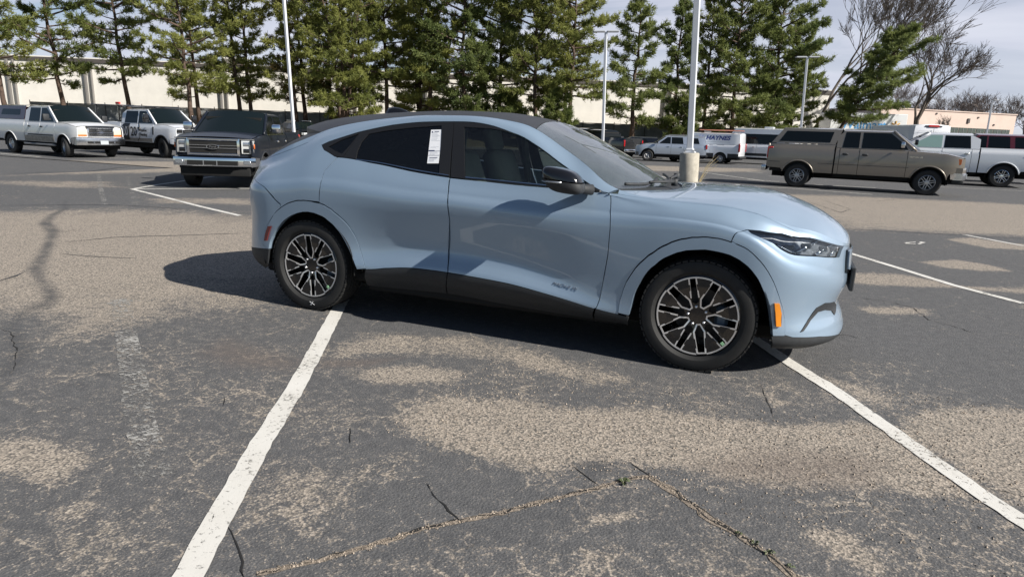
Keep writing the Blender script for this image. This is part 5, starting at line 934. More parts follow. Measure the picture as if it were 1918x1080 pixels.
span('topper_roof', [(x, Gt(x, 1.98), 1.978, .06, 0) for x in (-2.80, -3.5, -4.3, -4.95)], M['burgundy'], old); bx('topper_gate', M['burgundy'], old, -5.12, -5.0, -.8, .8, 1.44, 1.96, .02)
st_ = MB()
for k, (a, b, z) in enumerate(((-.72, -.30, 1.93), (-.70, -.44, 1.885))): st_.box(-1.125-.02*k+.0, -1.12-.02*k+.004, a, b, z-.014, z+.014, 0, Matrix.Identity(4))
# the sign-written white truck
front_sd = [grille(.92, 1.22, .56, [(1.0, .05), (1.07, .05), (1.14, .05)], 'gloss_black', 'black', .04, 0, 'clad'), lamps(.60, .92, .88, 1.25, 'lampgrey', None, -.01, [(.62, .90, 1.08, 1.22, 'black'), (.62, .90, .90, 1.02, 'headlamp')]), bumper('white_paint', .60, .84, .98, .2, .15, .18), bxf('fog_recess', 'black', .09, .125, -.9, -.62, .64, .76, .01), bxf('fog_recess', 'black', .09, .125, .62, .9, .64, .76, .01), bxf('air_dam', 'clad', -.05, .10, -.85, .85, .40, .60, .02), badge(1.07, .13, .055, .012)]
sgn, Ss = pickup('pickup_truck', 'white work pickup with black 20|20 lettering on its doors and a black ladder rack', GT, (0, 0, 0), 0, dict(paint='white_paint', WB=4.06, FO=.97, RO=1.25, hw=1.01, sill=.62, zh0=1.30, zh1=1.42, belt=1.40, roof=2.06, bed=1.46, R=.43, rr=.24, style='six', rim='black', doors=(-.55, -1.70, -2.72, -2.92), scr=(-.42, -1.15, -2.70), fb=.87, bz0=.60, bump='white_paint', lip='clad', crown=.06, front=front_sd, bt=.84, turn=math.radians(-12), mirh=.34, nose=.09))
panel('dirty_flank', [(-2.9, .64), (-2.9, .78), (-.62, .80), (-.62, .64)], Ss, M['dirt'], sgn, du=.2, dv=.12, vs=1, off=.003, depth=.01)
nC = 20; XD = -2.24; disc = [(XD-.64*math.sin(math.pi*k/nC), 1.06+.50*math.cos(math.pi*k/nC)) for k in range(nC+1)]; disc = [(x, max(.70, min(1.40, z))) for x, z in disc]
logo = panel('door_logo', disc, Ss, M['blackink'], sgn, du=.2, dv=.12, vs=1, off=.008, depth=.006, far=False)[0]
def onS(x, z, o=-.012): return tuple(Ss(np.array([x]), np.array([z]))[0]+np.array([0, o, 0]))
arcm = MB(); arcm.tube([onS(XD+.16+.66*math.sin(a), 1.06+.50*math.cos(a)) for a in np.linspace(.75, 1.35, 10)], .012, 4); arcm.tube([onS(XD+.16+.66*math.sin(a), 1.06+.50*math.cos(a)) for a in np.linspace(1.95, 2.45, 8)], .012, 4); arcm.build('logo_arc', M['blackink'], logo)
ys = -1.024
text_mesh('logo_number', '20', .56, M['white_paint'], logo, frame((XD-.33, ys, 1.05), (1, 0, 0), (0, 0, 1)), bold=.008, sx=.82); text_mesh('logo_number', '20', .56, M['blackink'], logo, frame((XD+.33, ys, 1.05), (1, 0, 0), (0, 0, 1)), bold=.008, sx=.82)
bx('logo_divider', M['greytrim'], logo, XD-.012, XD+.012, ys-.003, ys+.003, .80, 1.30, 0)
text_mesh('logo_words', 'Window', .17, M['blackink'], logo, frame((XD+.98, ys, 1.13), (1, 0, 0), (0, 0, 1)), bold=.005); text_mesh('logo_words', 'Cleaning', .17, M['blackink'], logo, frame((XD+.98, ys, .95), (1, 0, 0), (0, 0, 1)), bold=.005)
panel('fender_vent', [(-.50, .96), (-.50, 1.30), (-.58, 1.30), (-.58, .96)], Ss, M['clad'], sgn, du=.2, dv=.12, vs=1, off=.012, depth=.014)
bx('screen_sticker', mat('cyan sticker', (.10, .55, .62), .4), sgn, -.80, -.79, -.15, .25, 1.70, 1.83, 0)
rk = MB()
for x in (-3.15, -4.9):
    for s in (-1, 1): rk.tube([(x, s*.86, 1.42), (x, s*.86, 2.18)], .035, 6); rk.box(x-.09, x+.09, s*.86-.05, s*.86+.05, 1.45, 1.52, .01)
    rk.tube([(x, -.95, 2.18), (x, .95, 2.18)], .03, 6)
for s in (-1, 1): rk.tube([(-5.3, s*.86, 2.2), (-1.2, s*.86, 2.14)], .028, 6)
rk.build('ladder_rack', M['blackpaint'], sgn)
b = MB().box(-3.3, -3.0, -.90, -.82, 2.22, 2.32, .02); tag(b.build('red_flag', mat('red cloth', (.55, .03, .03), .8), sgn))
# the blue-black truck with the chrome face
front_blk = [grille(.845, 1.255, .60, [(1.022, .022), (1.088, .022)], 'chrome', 'black', .05, .03), lamps(.66, .94, .90, 1.22, 'headlamp', None, .0, [(.70, .84, 1.08, 1.18, 'lampgrey'), (.70, .84, .92, 1.02, 'gloss_black')]), bxf('corner_marker', 'orange', -.16, -.10, .935, .965, 1.02, 1.14, .01), bxf('corner_marker', 'orange', -.16, -.10, -.965, -.935, 1.02, 1.14, .01), bowbar and (lambda r, FO, S: bowbar('lamp_trim', M['chrome'], r, FO+.014, .95, 1.235, 1.262, .06, .13)), bumper('chrome', .58, .79, .99, .2, .12, .16), bxf('bumper_opening', 'black', .10, .166, -.60, .60, .61, .72, .005), bxf('bumper_rib', 'greytrim', .14, .172, -.22, -.20, .61, .72, 0), bxf('bumper_rib', 'greytrim', .14, .172, .10, .12, .61, .72, 0), bxf('fog_lamp', 'lampgrey', .05, .085, .72, .90, .63, .73, .01), bxf('fog_lamp', 'lampgrey', .05, .085, -.90, -.72, .63, .73, .01), bxf('air_dam', 'black', -.15, -.02, -.84, .84, .33, .56, .03), badge(1.055, .155, .062, .05, 'gloss_black')]
blk, Sb = pickup('pickup_truck', 'shiny blue-black pickup with a chrome grille, nose on behind the tail of the blue car', GT, (0, 0, 0), 0, dict(paint='navy', WB=3.69, FO=.95, RO=1.2, hw=1.0, sill=.5, zh0=1.27, zh1=1.36, belt=1.34, roof=1.96, bed=1.42, R=.41, rr=.24, style='six', rim='alloy', doors=(-.55, -1.66, -2.62, -2.82), scr=(-.36, -1.22, -2.60), fb=.83, bz0=.57, bump='chrome', lip='clad', crown=.06, front=front_blk, bt=.82, handle='chrome', mirm='chrome', nose=.10, tail=(.9, 1.34)))
panel('window_sill_trim', [(-2.6, 1.345), (-2.6, 1.375), (-.62, 1.375), (-.62, 1.345)], Sb, M['chrome'], blk, du=.3, dv=.12, vs=1, off=.008, depth=.01)
bx('screen_tag', M['paper'], blk, -.63, -.62, .42, .60, 1.47, 1.56, 0)
# the tan extended cab with a matching topper
front_tan = [grille(.88, 1.15, .46, [(1.0, .03), (1.08, .03)], 'tan', 'black', .05), lamps(.50, .93, .90, 1.13, 'headlamp', (.95, 1.12, .86, .935), -.03), bumper('dullchrome', .50, .70, .96, .24, .13, .20), bowbar and (lambda r, FO, S: bowbar('bumper_cover', M['tan'], r, FO+.11, .95, .70, .86, .24, .20)), badge(1.02, .11, .045, .015), bxf('number_plate', 'plate', .135, .15, -.15, .15, .53, .66, .004), bxf('air_dam', 'clad', -.3, .02, -.8, .8, .38, .50, .03)]
tan, St = pickup('pickup_truck', 'tan extended cab pickup with a matching tan bed topper', GT, (0, 0, 0), 0, dict(paint='tan', WB=3.68, FO=.93, RO=.98, hw=.99, sill=.50, zh0=1.16, zh1=1.30, belt=1.30, roof=1.92, bed=1.40, R=.385, rr=.225, style='six', rim='alloy', doors=(-.62, -1.94, -2.50, -2.62), scr=(-.42, -1.10, -2.45), fb=.71, bz0=.50, bump='dullchrome', crown=.05, front=front_tan, bt=.86, tail=(.92, 1.28), mirm='dullchrome', mirh=.17))
Gq = lambda xx, z: float(-St(np.array([xx]), np.array([z]))[0, 1])
panel('topper_side', [(-2.66, 1.41), (-2.50, 1.88), (-4.24, 1.88), (-4.58, 1.41)], St, M['tan'], tan, du=.3, dv=.2, vs=1, off=.006); panel('topper_window', [(-2.82, 1.47), (-2.74, 1.80), (-4.14, 1.80), (-4.34, 1.47)], St, M['carglass'], tan, du=.3, dv=.2, vs=1, off=.012)
span('topper_roof', [(x, Gq(x, 1.88)+.006, 1.878, .05, 0) for x in (-2.50, -3.2, -3.8, -4.24)], M['tan'], tan); span('topper_gate', [(-4.24, Gq(-4.24, 1.88), 1.878, .05, -.03), (-4.42, Gq(-4.4, 1.6), 1.6, 0, -.04), (-4.56, Gq(-4.56, 1.41), 1.41, 0, -.04)], M['carglass'], tan)
panel('side_crease', [(-4.6, .80), (-4.6, .815), (-4.25, .815), (-4.25, .80)], St, M['clad'], tan, du=.3, dv=.12, vs=1, off=.002, depth=.004); panel('side_crease', [(-3.1, .80), (-3.1, .812), (-.55, .812), (-.55, .80)], St, M['clad'], tan, du=.3, dv=.12, vs=1, off=.002, depth=.004)
text_mesh('fender_script', 'TRITON V8', .07, M['chrome'], tan, frame((-.40, -.997, 1.12), (1, 0, 0), (0, 0, 1))); bx('screen_tag', mat('pink tag', (.7, .25, .3), .6), tan, -.80, -.79, -.45, -.30, 1.62, 1.70, 0)
# the white crew cab facing left
wht, Sw = pickup('pickup_truck', 'white crew cab pickup behind the nose of the tan truck', GT, (0, 0, 0), 0, dict(paint='white_paint', WB=3.68, FO=.93, RO=1.2, hw=1.0, sill=.5, zh0=1.2, zh1=1.34, belt=1.34, roof=1.94, bed=1.42, R=.405, rr=.235, style='six', rim='chrome', doors=(-.58, -1.66, -2.62, -2.86), scr=(-.36, -1.22, -2.60), fb=.80, bz0=.53, bump='chrome', crown=.05, front=[grille(.88, 1.16, .5, [(1.0, .05)], 'chrome'), lamps(.56, .92, .9, 1.16), bumper('chrome', .52, .78, .98)], bt=.82, handle='dullchrome', glass='daylit_glass', nose=.10))
text_mesh('bed_script', '4X4', .14, M['blackink'], wht, frame((-4.55, 1.006, 1.27), (-1, 0, 0), (0, 0, 1)), bold=.003)
# dark trucks partly hidden behind the windscreen of the blue car
dk, Sd = pickup('pickup_truck', 'black pickup with a red tail light, seen beyond the blue windscreen', GT, (0, 0, 0), 0, dict(paint='blackpaint', WB=3.68, FO=.93, RO=1.2, hw=1.0, sill=.5, zh0=1.2, zh1=1.34, belt=1.34, roof=1.94, bed=1.42, R=.40, rr=.23, style='six', rim='alloy', doors=(-.58, -1.66, -2.62, -2.86), scr=(-.36, -1.22, -2.60), bt=.82, fb=.80, bz0=.53, rbump='chrome', front=[lamps(.56, .92, .9, 1.16)]))
def clone(o, parent=None):
    c = o.copy(); COL.objects.link(c); c.parent = parent
    for ch in kids(o): clone(ch, c)
    return c
dk2 = clone(dk); tag(dk2, 'second black pickup farther back, only its cab roof showing over the blue windscreen')
# ---- vans and wagons: one flank surface from sill to roof
def wagon(name, label, cat, group, c):
    root = thing(name, label, cat, (0, 0, 0), 0, group); P = M[c['paint']]; WB, FO, RO, hw = c['WB'], c['FO'], c['RO'], c['hw']; sill, zh0, zh1, belt, roof = c['sill'], c['zh0'], c['zh1'], c['belt'], c['roof']; R, Ra = c['R'], c['R']+c.get('gap', .09); xr = -WB-RO; xw, xrf = c['scr']; xrr = c.get('xrr', xr+.06)
    S = side_fn(hw, belt, FO, xr, tum=c.get('tum', .2), nose=c.get('nose', .15), nl=.6, tail=c.get('tail', .05)); K = dict(du=.18, dv=.14, vs=1.0, depth=.03, shrink=.005); low = M[c['low']] if c.get('low') else None; z0 = c.get('lowz', sill)
    fa = arch(0, Ra, R, sill); ra = arch(-WB, Ra, R, sill); xd = c['doors']
    panel('fender', [(xd[0], sill), (xd[0], belt), (xw+.02, zh1), (FO*.4, (zh0+zh1)/2+.03), (FO-.1, zh0), (FO-.02, zh0-.08), (FO-.02, .45), (Ra+.05, .40)]+fa, S, P, root, **K)
    for i in range(len(xd)-1): panel('front_door' if i == 0 else 'rear_door', [(xd[i+1], sill), (xd[i+1], belt+.01), (xd[i], belt+.01), (xd[i], sill)] if xd[i+1] > -WB+Ra else [(-WB+Ra+.02, sill), (-WB+Ra*.9, R+Ra*.55), (xd[i+1], R+Ra*.9), (xd[i+1], belt+.01), (xd[i], belt+.01), (xd[i], sill)], S, P, root, **K)
    xe = xd[-1]; panel('rear_quarter', ([(xe, sill)] if xe > -WB+Ra else [])+[(xe, belt+.01), (xr+.02, belt+.01), (xr+.02, .45), (-WB-Ra-.05, .45)]+[p for p in ra[::-1] if p[0] <= max(xe, -WB+Ra+.001)], S, P, root, **K)
    panel('upper_side', [(xw-.02, belt+.01), (xrf, roof-.08), (xrr, roof-.08), (xr+.02, belt+.01)], S, P, root, **K)
    for nm, poly in c['wins']: panel(nm, poly, S, M['carglass'], root, du=.2, dv=.2, vs=1, off=.004, depth=.006)
    if low:
        panel('sill_band', [(-WB+Ra+.03, sill), (-WB+Ra+.03, z0), (-Ra-.03, z0), (-Ra-.03, sill)], S, low, root, du=.3, dv=.14, vs=1, off=.008, depth=.012); panel('rear_band', [(xr+.02, .45), (xr+.02, z0), (-WB-Ra-.04, z0), (-WB-Ra-.04, .45)], S, low, root, du=.3, dv=.14, vs=1, off=.008, depth=.012)
    hz = lambda x, z: float(-S(np.array([x]), np.array([z]))[0, 1])
    xs = np.linspace(xw, FO-.08, 7); zed = np.interp(xs, [xw, FO*.4, FO-.1, FO], [zh1, (zh0+zh1)/2+.03, zh0, zh0-.05]); span('bonnet', [(x, hz(x, z)-.01, z+.004, .05, .05) for x, z in zip(xs, zed)], P, root)
    span('windscreen', [(xw+(xrf-xw)*t, hz(xw+(xrf-xw)*t, belt+(roof-.06-belt)*t)-.03, zh1+.01+(roof-.07-zh1)*t, .05, .16*(1-t*.6)) for t in np.linspace(0, 1, 6)], M['scrglass'], root)
    span('roof', [(x, hz(x, roof-.08)+.003, roof-.082, .082, .08 if i == 0 else 0) for i, x in enumerate(np.linspace(xrf, xrr, 8))], M[c.get('roofm', c['paint'])], root)
    G = []
    for t in np.linspace(0, 1, 7):
        z = .45+(roof-.08-.45)*t; xx = xr+.02+(xrr-xr-.02)*max(0, (z-belt)/(roof-.08-belt))**1.2 if z > belt else xr+.02; h = hz(xx, z); G.append([(xx-.05*(1-abs(q)**3), q*h, z) for q in np.linspace(1, -1, 13)])
    G.append([(xrr+.0-.02*(1-abs(q)**3), q*hz(xrr, roof-.08), roof-.082+.08*(1-abs(q)**2.4)) for q in np.linspace(1, -1, 13)])
    MB().grid(np.array(G)).build('rear_doors', P, root, smooth=True, sharp=50)
    MB().box(xr+.12, FO-.3, -hw+.14, hw-.14, .30, belt-.03).build('chassis', M['black'], root); hoops(root, S, (0, -WB), Ra, R, hw)
    bx('rear_bumper', M[c.get('bump', 'clad')], root, xr-.10, xr+.12, -hw+.03, hw-.03, .40, .56, .03); bowbar('front_bumper', M[c.get('bump', 'clad')], root, FO+.04, hw-.05, .36, .62, .16, .18); lamps(.5, .86, zh0-.25, zh0-.08)(root, FO, S)
    for s in (-1, 1):
        bx('tail_light', M['taillight'], root, xr-.045, xr+.07, *sorted((s*(hw-.13), s*(hw+.0))), *c.get('tz', (.9, 1.4)), .012); bx('mirror', M['gloss_black'], root, xd[0]-.12, xd[0], *sorted((s*(hw+.02), s*(hw+.2))), belt+.04, belt+.04+c.get('mh', .16), .03)
        for q in xd[1:]: bx('door_handle', M[c.get('hm', 'dullchrome')], root, q+.10, q+.28, *sorted((s*(hw-.01), s*(hw+.02))), belt-.19, belt-.14, .01)
    for x in (0, -WB):
        for s in (-1, 1): add_wheel(root, x, s*(hw-.13), R, .24, c['rr'], c['style'], M[c['rim']])
    return root, S
run, Sr = wagon('suv_car', 'silver blue off-road wagon facing left beyond the light pole', 'car', None, dict(paint='silver', WB=2.79, FO=.90, RO=1.12, hw=.955, sill=.48, zh0=1.02, zh1=1.20, belt=1.20, roof=1.80, R=.385, rr=.22, style='six', rim='alloy', doors=(-.55, -1.55, -2.42), scr=(-.45, -1.15), xrr=-3.70, tum=.26, wins=[('front_window', [(-1.50, 1.24), (-1.48, 1.68), (-1.26, 1.68), (-.80, 1.32), (-.74, 1.24)]), ('rear_window', [(-2.36, 1.24), (-2.28, 1.68), (-1.54, 1.68), (-1.56, 1.24)]), ('quarter_window', [(-3.42, 1.28), (-3.30, 1.66), (-2.62, 1.66), (-2.76, 1.28)])], tz=(.95, 1.25), low='clad', lowz=.54, gap=.11))
for s in (-1, 1): MB().tube([(-1.3, s*.66, 1.83), (-3.3, s*.66, 1.84)], .02, 6).build('roof_rail', M['greytrim'], run)
GV = 'white work vans parked in the far row'
vanw = dict(paint='white_paint', WB=3.3, FO=.95, RO=1.25, hw=1.02, sill=.42, zh0=1.12, zh1=1.34, belt=1.32, R=.36, rr=.20, style='van', rim='alloy', scr=(-.25, -1.0), tum=.09, low='clad', lowz=.72, doors=(-.35, -1.35, -2.55), tz=(.86, 1.42), nose=.16)
hay, Sh = wagon('work_van', 'white work van lettered HAYNES in navy with ladders on its roof', 'van', GV, dict(vanw, roof=2.12, wins=[('front_window', [(-1.28, 1.36), (-1.28, 1.86), (-1.0, 1.86), (-.5, 1.42), (-.46, 1.36)])]))
ty = 1.02
text_mesh('van_lettering', 'HAYNES', .40, M['navyink'], hay, frame((-3.02, ty-.035, 1.75), (-1, 0, 0), (0, -.09, 1)), shear=.22, bold=.012, sx=1.12); text_mesh('van_emblem', 'H', .42, mat('lavender print', (.40, .42, .72), .5), hay, frame((-1.78, ty-.035, 1.76), (-1, 0, 0), (0, -.09, 1)), shear=.3, bold=.01)
pr = MB()
for x0, x1 in ((-1.9, -2.35), (-2.45, -2.75), (-3.0, -3.5)): pr.box(x1, x0, ty+.006, ty+.012, 1.27, 1.31)
pr.build('van_small_print', M['greyink'], hay)
pr = MB(); pr.box(-3.9, -2.0, ty-.02, ty-.014, 1.475, 1.495); pr.build('van_small_print', M['greyink'], hay)
bg_ = M['ladder'] = mat('orange fibreglass ladder', (.55, .22, .15), .6); lad = thing('ladder', 'orange and white ladder lying on the roof of the HAYNES van', 'ladder', (0, 0, 0), 0); 
MB().tube([(-1.5, .28, 2.28), (-4.5, .28, 2.28)], .035, 5).build('rail', M['ladder'], lad); MB().tube([(-1.5, -.18, 2.28), (-4.5, -.18, 2.28)], .035, 5).build('rail', M['ladder'], lad)
for k in range(9): MB().tube([(-1.7-.33*k, -.18, 2.28), (-1.7-.33*k, .28, 2.28)], .016, 5).build('rung', M['alloy'], lad)
for x in (-2.0, -4.1): MB().box(x-.03, x+.03, -.85, .85, 2.16, 2.22, .01).build('roof_bar', M['alloy'], hay)
shu, Su = wagon('passenger_van', 'white passenger van with a dark window band, behind the tan topper', 'van', GV, dict(vanw, WB=3.75, roof=2.42, wins=[('front_window', [(-1.28, 1.36), (-1.28, 1.95), (-1.0, 1.95), (-.5, 1.42), (-.46, 1.36)]), ('side_window', [(-4.6, 1.36), (-4.58, 2.02), (-1.36, 2.02), (-1.36, 1.36)])], lowz=.74))
panel('lower_band', [(-4.7, .46), (-4.7, .56), (-.5, .56), (-.5, .46)], Su, M['white_paint'], shu, du=.4, dv=.2, vs=1, off=.014, depth=.016); bx('window_poster', M['plate'], shu, -4.35, -3.85, .985, .990, 1.42, 1.92, 0); bx('roof_vent', M['white_paint'], shu, -3.4, -2.8, -.3, .3, 2.42, 2.52, .03)
tall, Sv = wagon('delivery_van', 'tall white van with a red brake light, seen from behind over the tan truck', 'van', GV, dict(vanw, WB=3.75, roof=2.50, RO=1.3, wins=[('front_window', [(-1.28, 1.36), (-1.28, 1.95), (-1.0, 1.95), (-.5, 1.42), (-.46, 1.36)])]))
bk = MB().box(-5.09, -5.0, -.26, .26, 2.36, 2.46, .02).build('brake_light', M['taillight'], tall); bx('brake_light_hood', M['clad'], tall, -5.07, -4.98, -.40, .40, 2.37, 2.44, .02)
for s in (-1, 1): MB().add([(-5.125, s*.06, .6), (-5.125, s*.72, .6), (-5.125, s*.72, 2.20), (-5.06, s*.60, 2.28), (-5.06, s*.06, 2.30)], [(0, 1, 2, 3, 4)]); 
MB().tube([(-5.115, 0, .6), (-5.10, 0, 2.3)], .008, 4).build('door_gap', M['clad'], tall)
for s in (-1, 1): MB().tube([(-5.10, s*.10, 1.6), (-5.10, s*.10, 2.2), (-5.09, s*.68, 2.18), (-5.09, s*.74, 2.05), (-5.09, s*.74, 1.6)], .007, 4).build('door_panel_edge', M['greyink'], tall)
MB().add([(-3.1, 1.005, 1.70), (-3.25, 1.005, 1.70), (-3.45, .965, 2.10), (-3.33, .965, 2.10)], [(0, 1, 2, 3)]).build('red_stripe', mat('red vinyl', (.45, .02, .03), .5), tall)
mar, Sm = wagon('suv_car', 'dark maroon wagon at the right edge behind the white pickup', 'car', None, dict(paint='maroon', WB=3.0, FO=.9, RO=1.15, hw=.98, sill=.45, zh0=1.05, zh1=1.22, belt=1.22, roof=1.90, R=.39, rr=.22, style='five', rim='alloy', doors=(-.55, -1.6, -2.5), scr=(-.45, -1.2), xrr=-3.95, tum=.22, wins=[('front_window', [(-1.55, 1.26), (-1.53, 1.78), (-1.3, 1.78), (-.82, 1.36), (-.76, 1.26)]), ('rear_window', [(-2.42, 1.26), (-2.36, 1.78), (-1.6, 1.78), (-1.62, 1.26)]), ('quarter_window', [(-3.7, 1.3), (-3.6, 1.76), (-2.55, 1.76), (-2.6, 1.3)])], tz=(.95, 1.3)))
rak, Sk = wagon('suv_car', 'dark wagon with white roof rails just showing behind the bed of the blue-black truck', 'car', None, dict(paint='navy', WB=2.75, FO=.9, RO=1.0, hw=.93, sill=.4, zh0=.95, zh1=1.10, belt=1.08, roof=1.64, R=.35, rr=.21, style='five', rim='alloy', doors=(-.55, -1.5, -2.35), scr=(-.4, -1.15), xrr=-3.35, tum=.3, wins=[('front_window', [(-1.46, 1.12), (-1.44, 1.52), (-1.25, 1.52), (-.76, 1.2), (-.7, 1.12)]), ('rear_window', [(-2.3, 1.12), (-2.2, 1.52), (-1.5, 1.52), (-1.52, 1.12)])], tz=(.85, 1.1)))
for s in (-1, 1): MB().tube([(-1.2, s*.6, 1.70), (-3.0, s*.6, 1.72)], .025, 6).build('roof_rail', M['white_paint'], rak)
sed, Sz = wagon('sedan_car', 'low dark sedan between the black pickup and the silver wagon', 'car', None, dict(paint='navy', WB=2.75, FO=.9, RO=1.05, hw=.9, sill=.32, zh0=.76, zh1=.95, belt=.95, roof=1.44, R=.32, rr=.2, style='five', rim='alloy', doors=(-.5, -1.5, -2.4), scr=(-.35, -1.2), xrr=-2.9, tum=.35, wins=[('front_window', [(-1.46, .99), (-1.44, 1.32), (-1.28, 1.32), (-.7, 1.04), (-.62, .99)]), ('rear_window', [(-2.4, .99), (-2.15, 1.32), (-1.5, 1.32), (-1.52, .99)])], tz=(.7, .9)))
sed2 = clone(sed); tag(sed2, 'far dark sedan beside the pink building, over the bed of the white pickup')
for c in kids(sed2):
    for m_i, m_ in enumerate(c.data.materials):
        pass
# ---- where each one stands (front axle on the ground, heading)
def place(o, x, y, deg, z=0.0): o.location = (x, y, z); o.rotation_euler = (0, 0, math.radians(deg))
SCL = dict(old=.89, sgn=.89, blk=.865, run=.88, hay=.87, shu=.92, wht=1.05)
def place_by(o, px, py, deg, lx, ly, z=0.0):    # put the local ground point (lx, ly) at (px, py)
    a = math.radians(deg); place(o, px-(lx*math.cos(a)-ly*math.sin(a)), py-(lx*math.sin(a)+ly*math.cos(a)), deg, z)
place_by(old, -23.45, 11.07, -6, SCL['old']*(0), SCL['old']*(-1.0))
place_by(sgn, -21.8, 13.74, -7, SCL['sgn']*(0), SCL['sgn']*(-1.0))
place_by(blk, -12.16, 6.23, -61.5, SCL['blk']*(0.0), SCL['blk']*(-.98))
place_by(tan, 4.47, 18.45, -5.2, 0, -.97)
place_by(wht, 8.30, 26.26, 176, SCL['wht']*(-3.68), SCL['wht']*(.98))
place_by(run, -5.0, 36.4, 187, SCL['run']*(-2.79), SCL['run']*(.93))
place_by(hay, -3.28, 37.32, 171, SCL['hay']*(-3.3), SCL['hay']*(1.0)); lad.location = hay.location; lad.rotation_euler = hay.rotation_euler
place_by(shu, 0.9, 39.5, 171, SCL['shu']*(-3.75-1.3), SCL['shu']*(1.0))
# ---------------------------------------------------------------- far ground, buildings, fence, poles
LEAN = Matrix.Rotation(-.040, 4, Vector((-math.sin(CAM_YAW), math.cos(CAM_YAW), 0))) .inverted()   # the lot falls away, so plumb things stand a little off its normal
def plumb(o, k=1.0): o.rotation_euler = (Matrix.Rotation(-.040*k, 4, Vector((-math.sin(CAM_YAW), math.cos(CAM_YAW), 0)))).to_euler()
place_by(tall, 6.75, 32.3, 110, -5.05, 0); old.scale = sgn.scale = (.89,)*3; blk.scale = (.865,)*3; run.scale = (.88,)*3; hay.scale = (.87,)*3; lad.scale = hay.scale; shu.scale = (.92,)*3; wht.scale = (1.05,)*3
place_by(mar, 9.4, 30.3, 176, -2.4, .9, .22); place_by(rak, -33.99, 36.57, -30, -1.5, 0); place_by(sed, -9.51, 41.95, 190, -1.4, 0); place_by(dk, -9.74, 39.64, 150, -4.85, .9, -.1); place_by(dk2, -14.2, 45.8, 160, -2.0, 0); place_by(sed2, 23.4, 87.2, 170, -1.4, 0, 1.2)
M['cream'] = mat('cream wall', (.74, .715, .665), .85, var=.07, vscale=.7, bump=.15, bscale=6)
M['joint'] = mat('wall joint', (.18, .165, .145), .9); M['coping'] = mat('brown coping', (.085, .075, .07), .6); M['pipe'] = mat('grey downpipe', (.20, .19, .18), .6)
M['meshcloth'] = mat('grey fence mesh', (.19, .20, .205), .9, var=.22, vscale=1.3, bump=.4, bscale=4); M['fencepost'] = mat('dark fence post', (.05, .05, .052), .6)
M['drygrass'] = mat('dry grass', (.23, .19, .115), 1.0, var=.4, vscale=3, bump=.6, bscale=30)
A_, B_ = Vector((-76.77, 34.95, 0)), Vector((5.58, 76.77, 0)); wd = (B_-A_).normalized(); wnm = Vector((wd.y, -wd.x, 0)); A_ = A_-wnm*5.5-wd*4.5; B_ = B_-wnm*5.5+wd*1.5; WL = (B_-A_).length
wall = thing('warehouse_building', 'long cream warehouse with a dark roof edge behind the row of pines', 'building', tuple(A_), math.atan2(wd.y, wd.x))
npn = 12; pw = WL/npn; mbp = MB().box(.015, pw-.015, -.06, .10, 1.0, 7.05)
first = mbp.build('wall_panel', M['cream'], wall)
for k in range(npn):
    o = first if k == 0 else first.copy()
    if k: COL.objects.link(o); o.parent = wall
    o.location = (k*pw, 0, .0)
MB().box(0, WL, .02, 22, .9, 7.03).build('wall_core', M['joint'], wall)
MB().box(-.1, WL+.1, -.18, .16, 6.98, 7.36).build('coping', M['coping'], wall); MB().box(-.1, WL+.1, -.10, .5, 7.363, 7.47).build('roof_edge', M['cream'], wall)
for q in (.085, .163, .303, .442, .526, .666, .80, .927):
    for dx, r in ((0, .11), (.62, .07)): MB().box(q*WL+dx-r, q*WL+dx+r, -.34, -.062, .9, 6.98, .03).build('downpipe', M['pipe'], wall)
ru = MB().box(.285*WL, .285*WL+2.6, 6, 8, 7.0, 8.7, .04); ru.build('roof_unit', M['cream'], wall); MB().box(.285*WL+.2, .285*WL+2.4, 5.9, 5.99, 7.6, 8.5).build('roof_unit_louvre', M['joint'], wall)
# raised bank that carries the pines, fence and warehouse
F0, F1 = Vector((-95, 8.6, 0)), Vector((26, 69.8, 0)); bd = (F1-F0).normalized(); bn = Vector((-bd.y, bd.x, 0)); G = []; rb = random.Random(5)
for t in np.linspace(0, 1, 60):
    p = F0.lerp(F1, t); fade = max(0.0, min(1.0, (1-t)*8)); G.append([tuple(p+bn*s+Vector((0, 0, h*fade-.03+(rb.random()-.5)*.06))) for s, h in ((0, 0), (.25, .16), (1.5, .35), (4, .85), (7, 1.12), (12, 1.2), (30, 1.2))])
tag(MB().grid(np.array(G)).build('grass_bank', M['drygrass'], smooth=True), kind='structure')
G = np.array([[tuple(F0.lerp(F1, t)-bn*.18+Vector((0, 0, z))) for t in (0, .97)] for z in (-.02, .14)]); kb = MB(); L_ = (F1-F0).length*.97; T = Matrix.Translation(F0-bn*.16) @ Matrix.Rotation(math.atan2(bd.y, bd.x), 4, 'Z'); kb.box(0, L_, -.10, .10, -.05, .15, .02, T); tag(kb.build('kerb', mat('concrete kerb', (.34, .32, .29), .9, var=.15)), kind='structure')
fx0, fx1 = Vector((-61.64, 34.36, 0)), Vector((-1.83, 67.16, 0)); fdv = (fx1-fx0).normalized(); FLn = (fx1-fx0).length
fence = thing('mesh_fence', 'grey mesh covered fence standing under the pines in front of the warehouse', 'fence', tuple(fx0), math.atan2(fdv.y, fdv.x)); nf = 22; fw_ = FLn/nf; rf = random.Random(8)
for k in range(nf):
    g = [[(k*fw_+fw_*i/8, .05*math.sin(i*1.7+k)*(.4+.6*j/4)+rf.random()*.04, 1.08+1.46*j/4+.03*math.sin(i*.8+k)*(j == 4)) for j in range(5)] for i in range(9)]; MB().grid(np.array(g)).build('mesh_panel', M['meshcloth'], fence, smooth=True)
for k in range(nf+1): MB().tube([(k*fw_, -.07, .9), (k*fw_, -.07, 2.72)], .035, 6).build('post', M['fencepost'], fence)
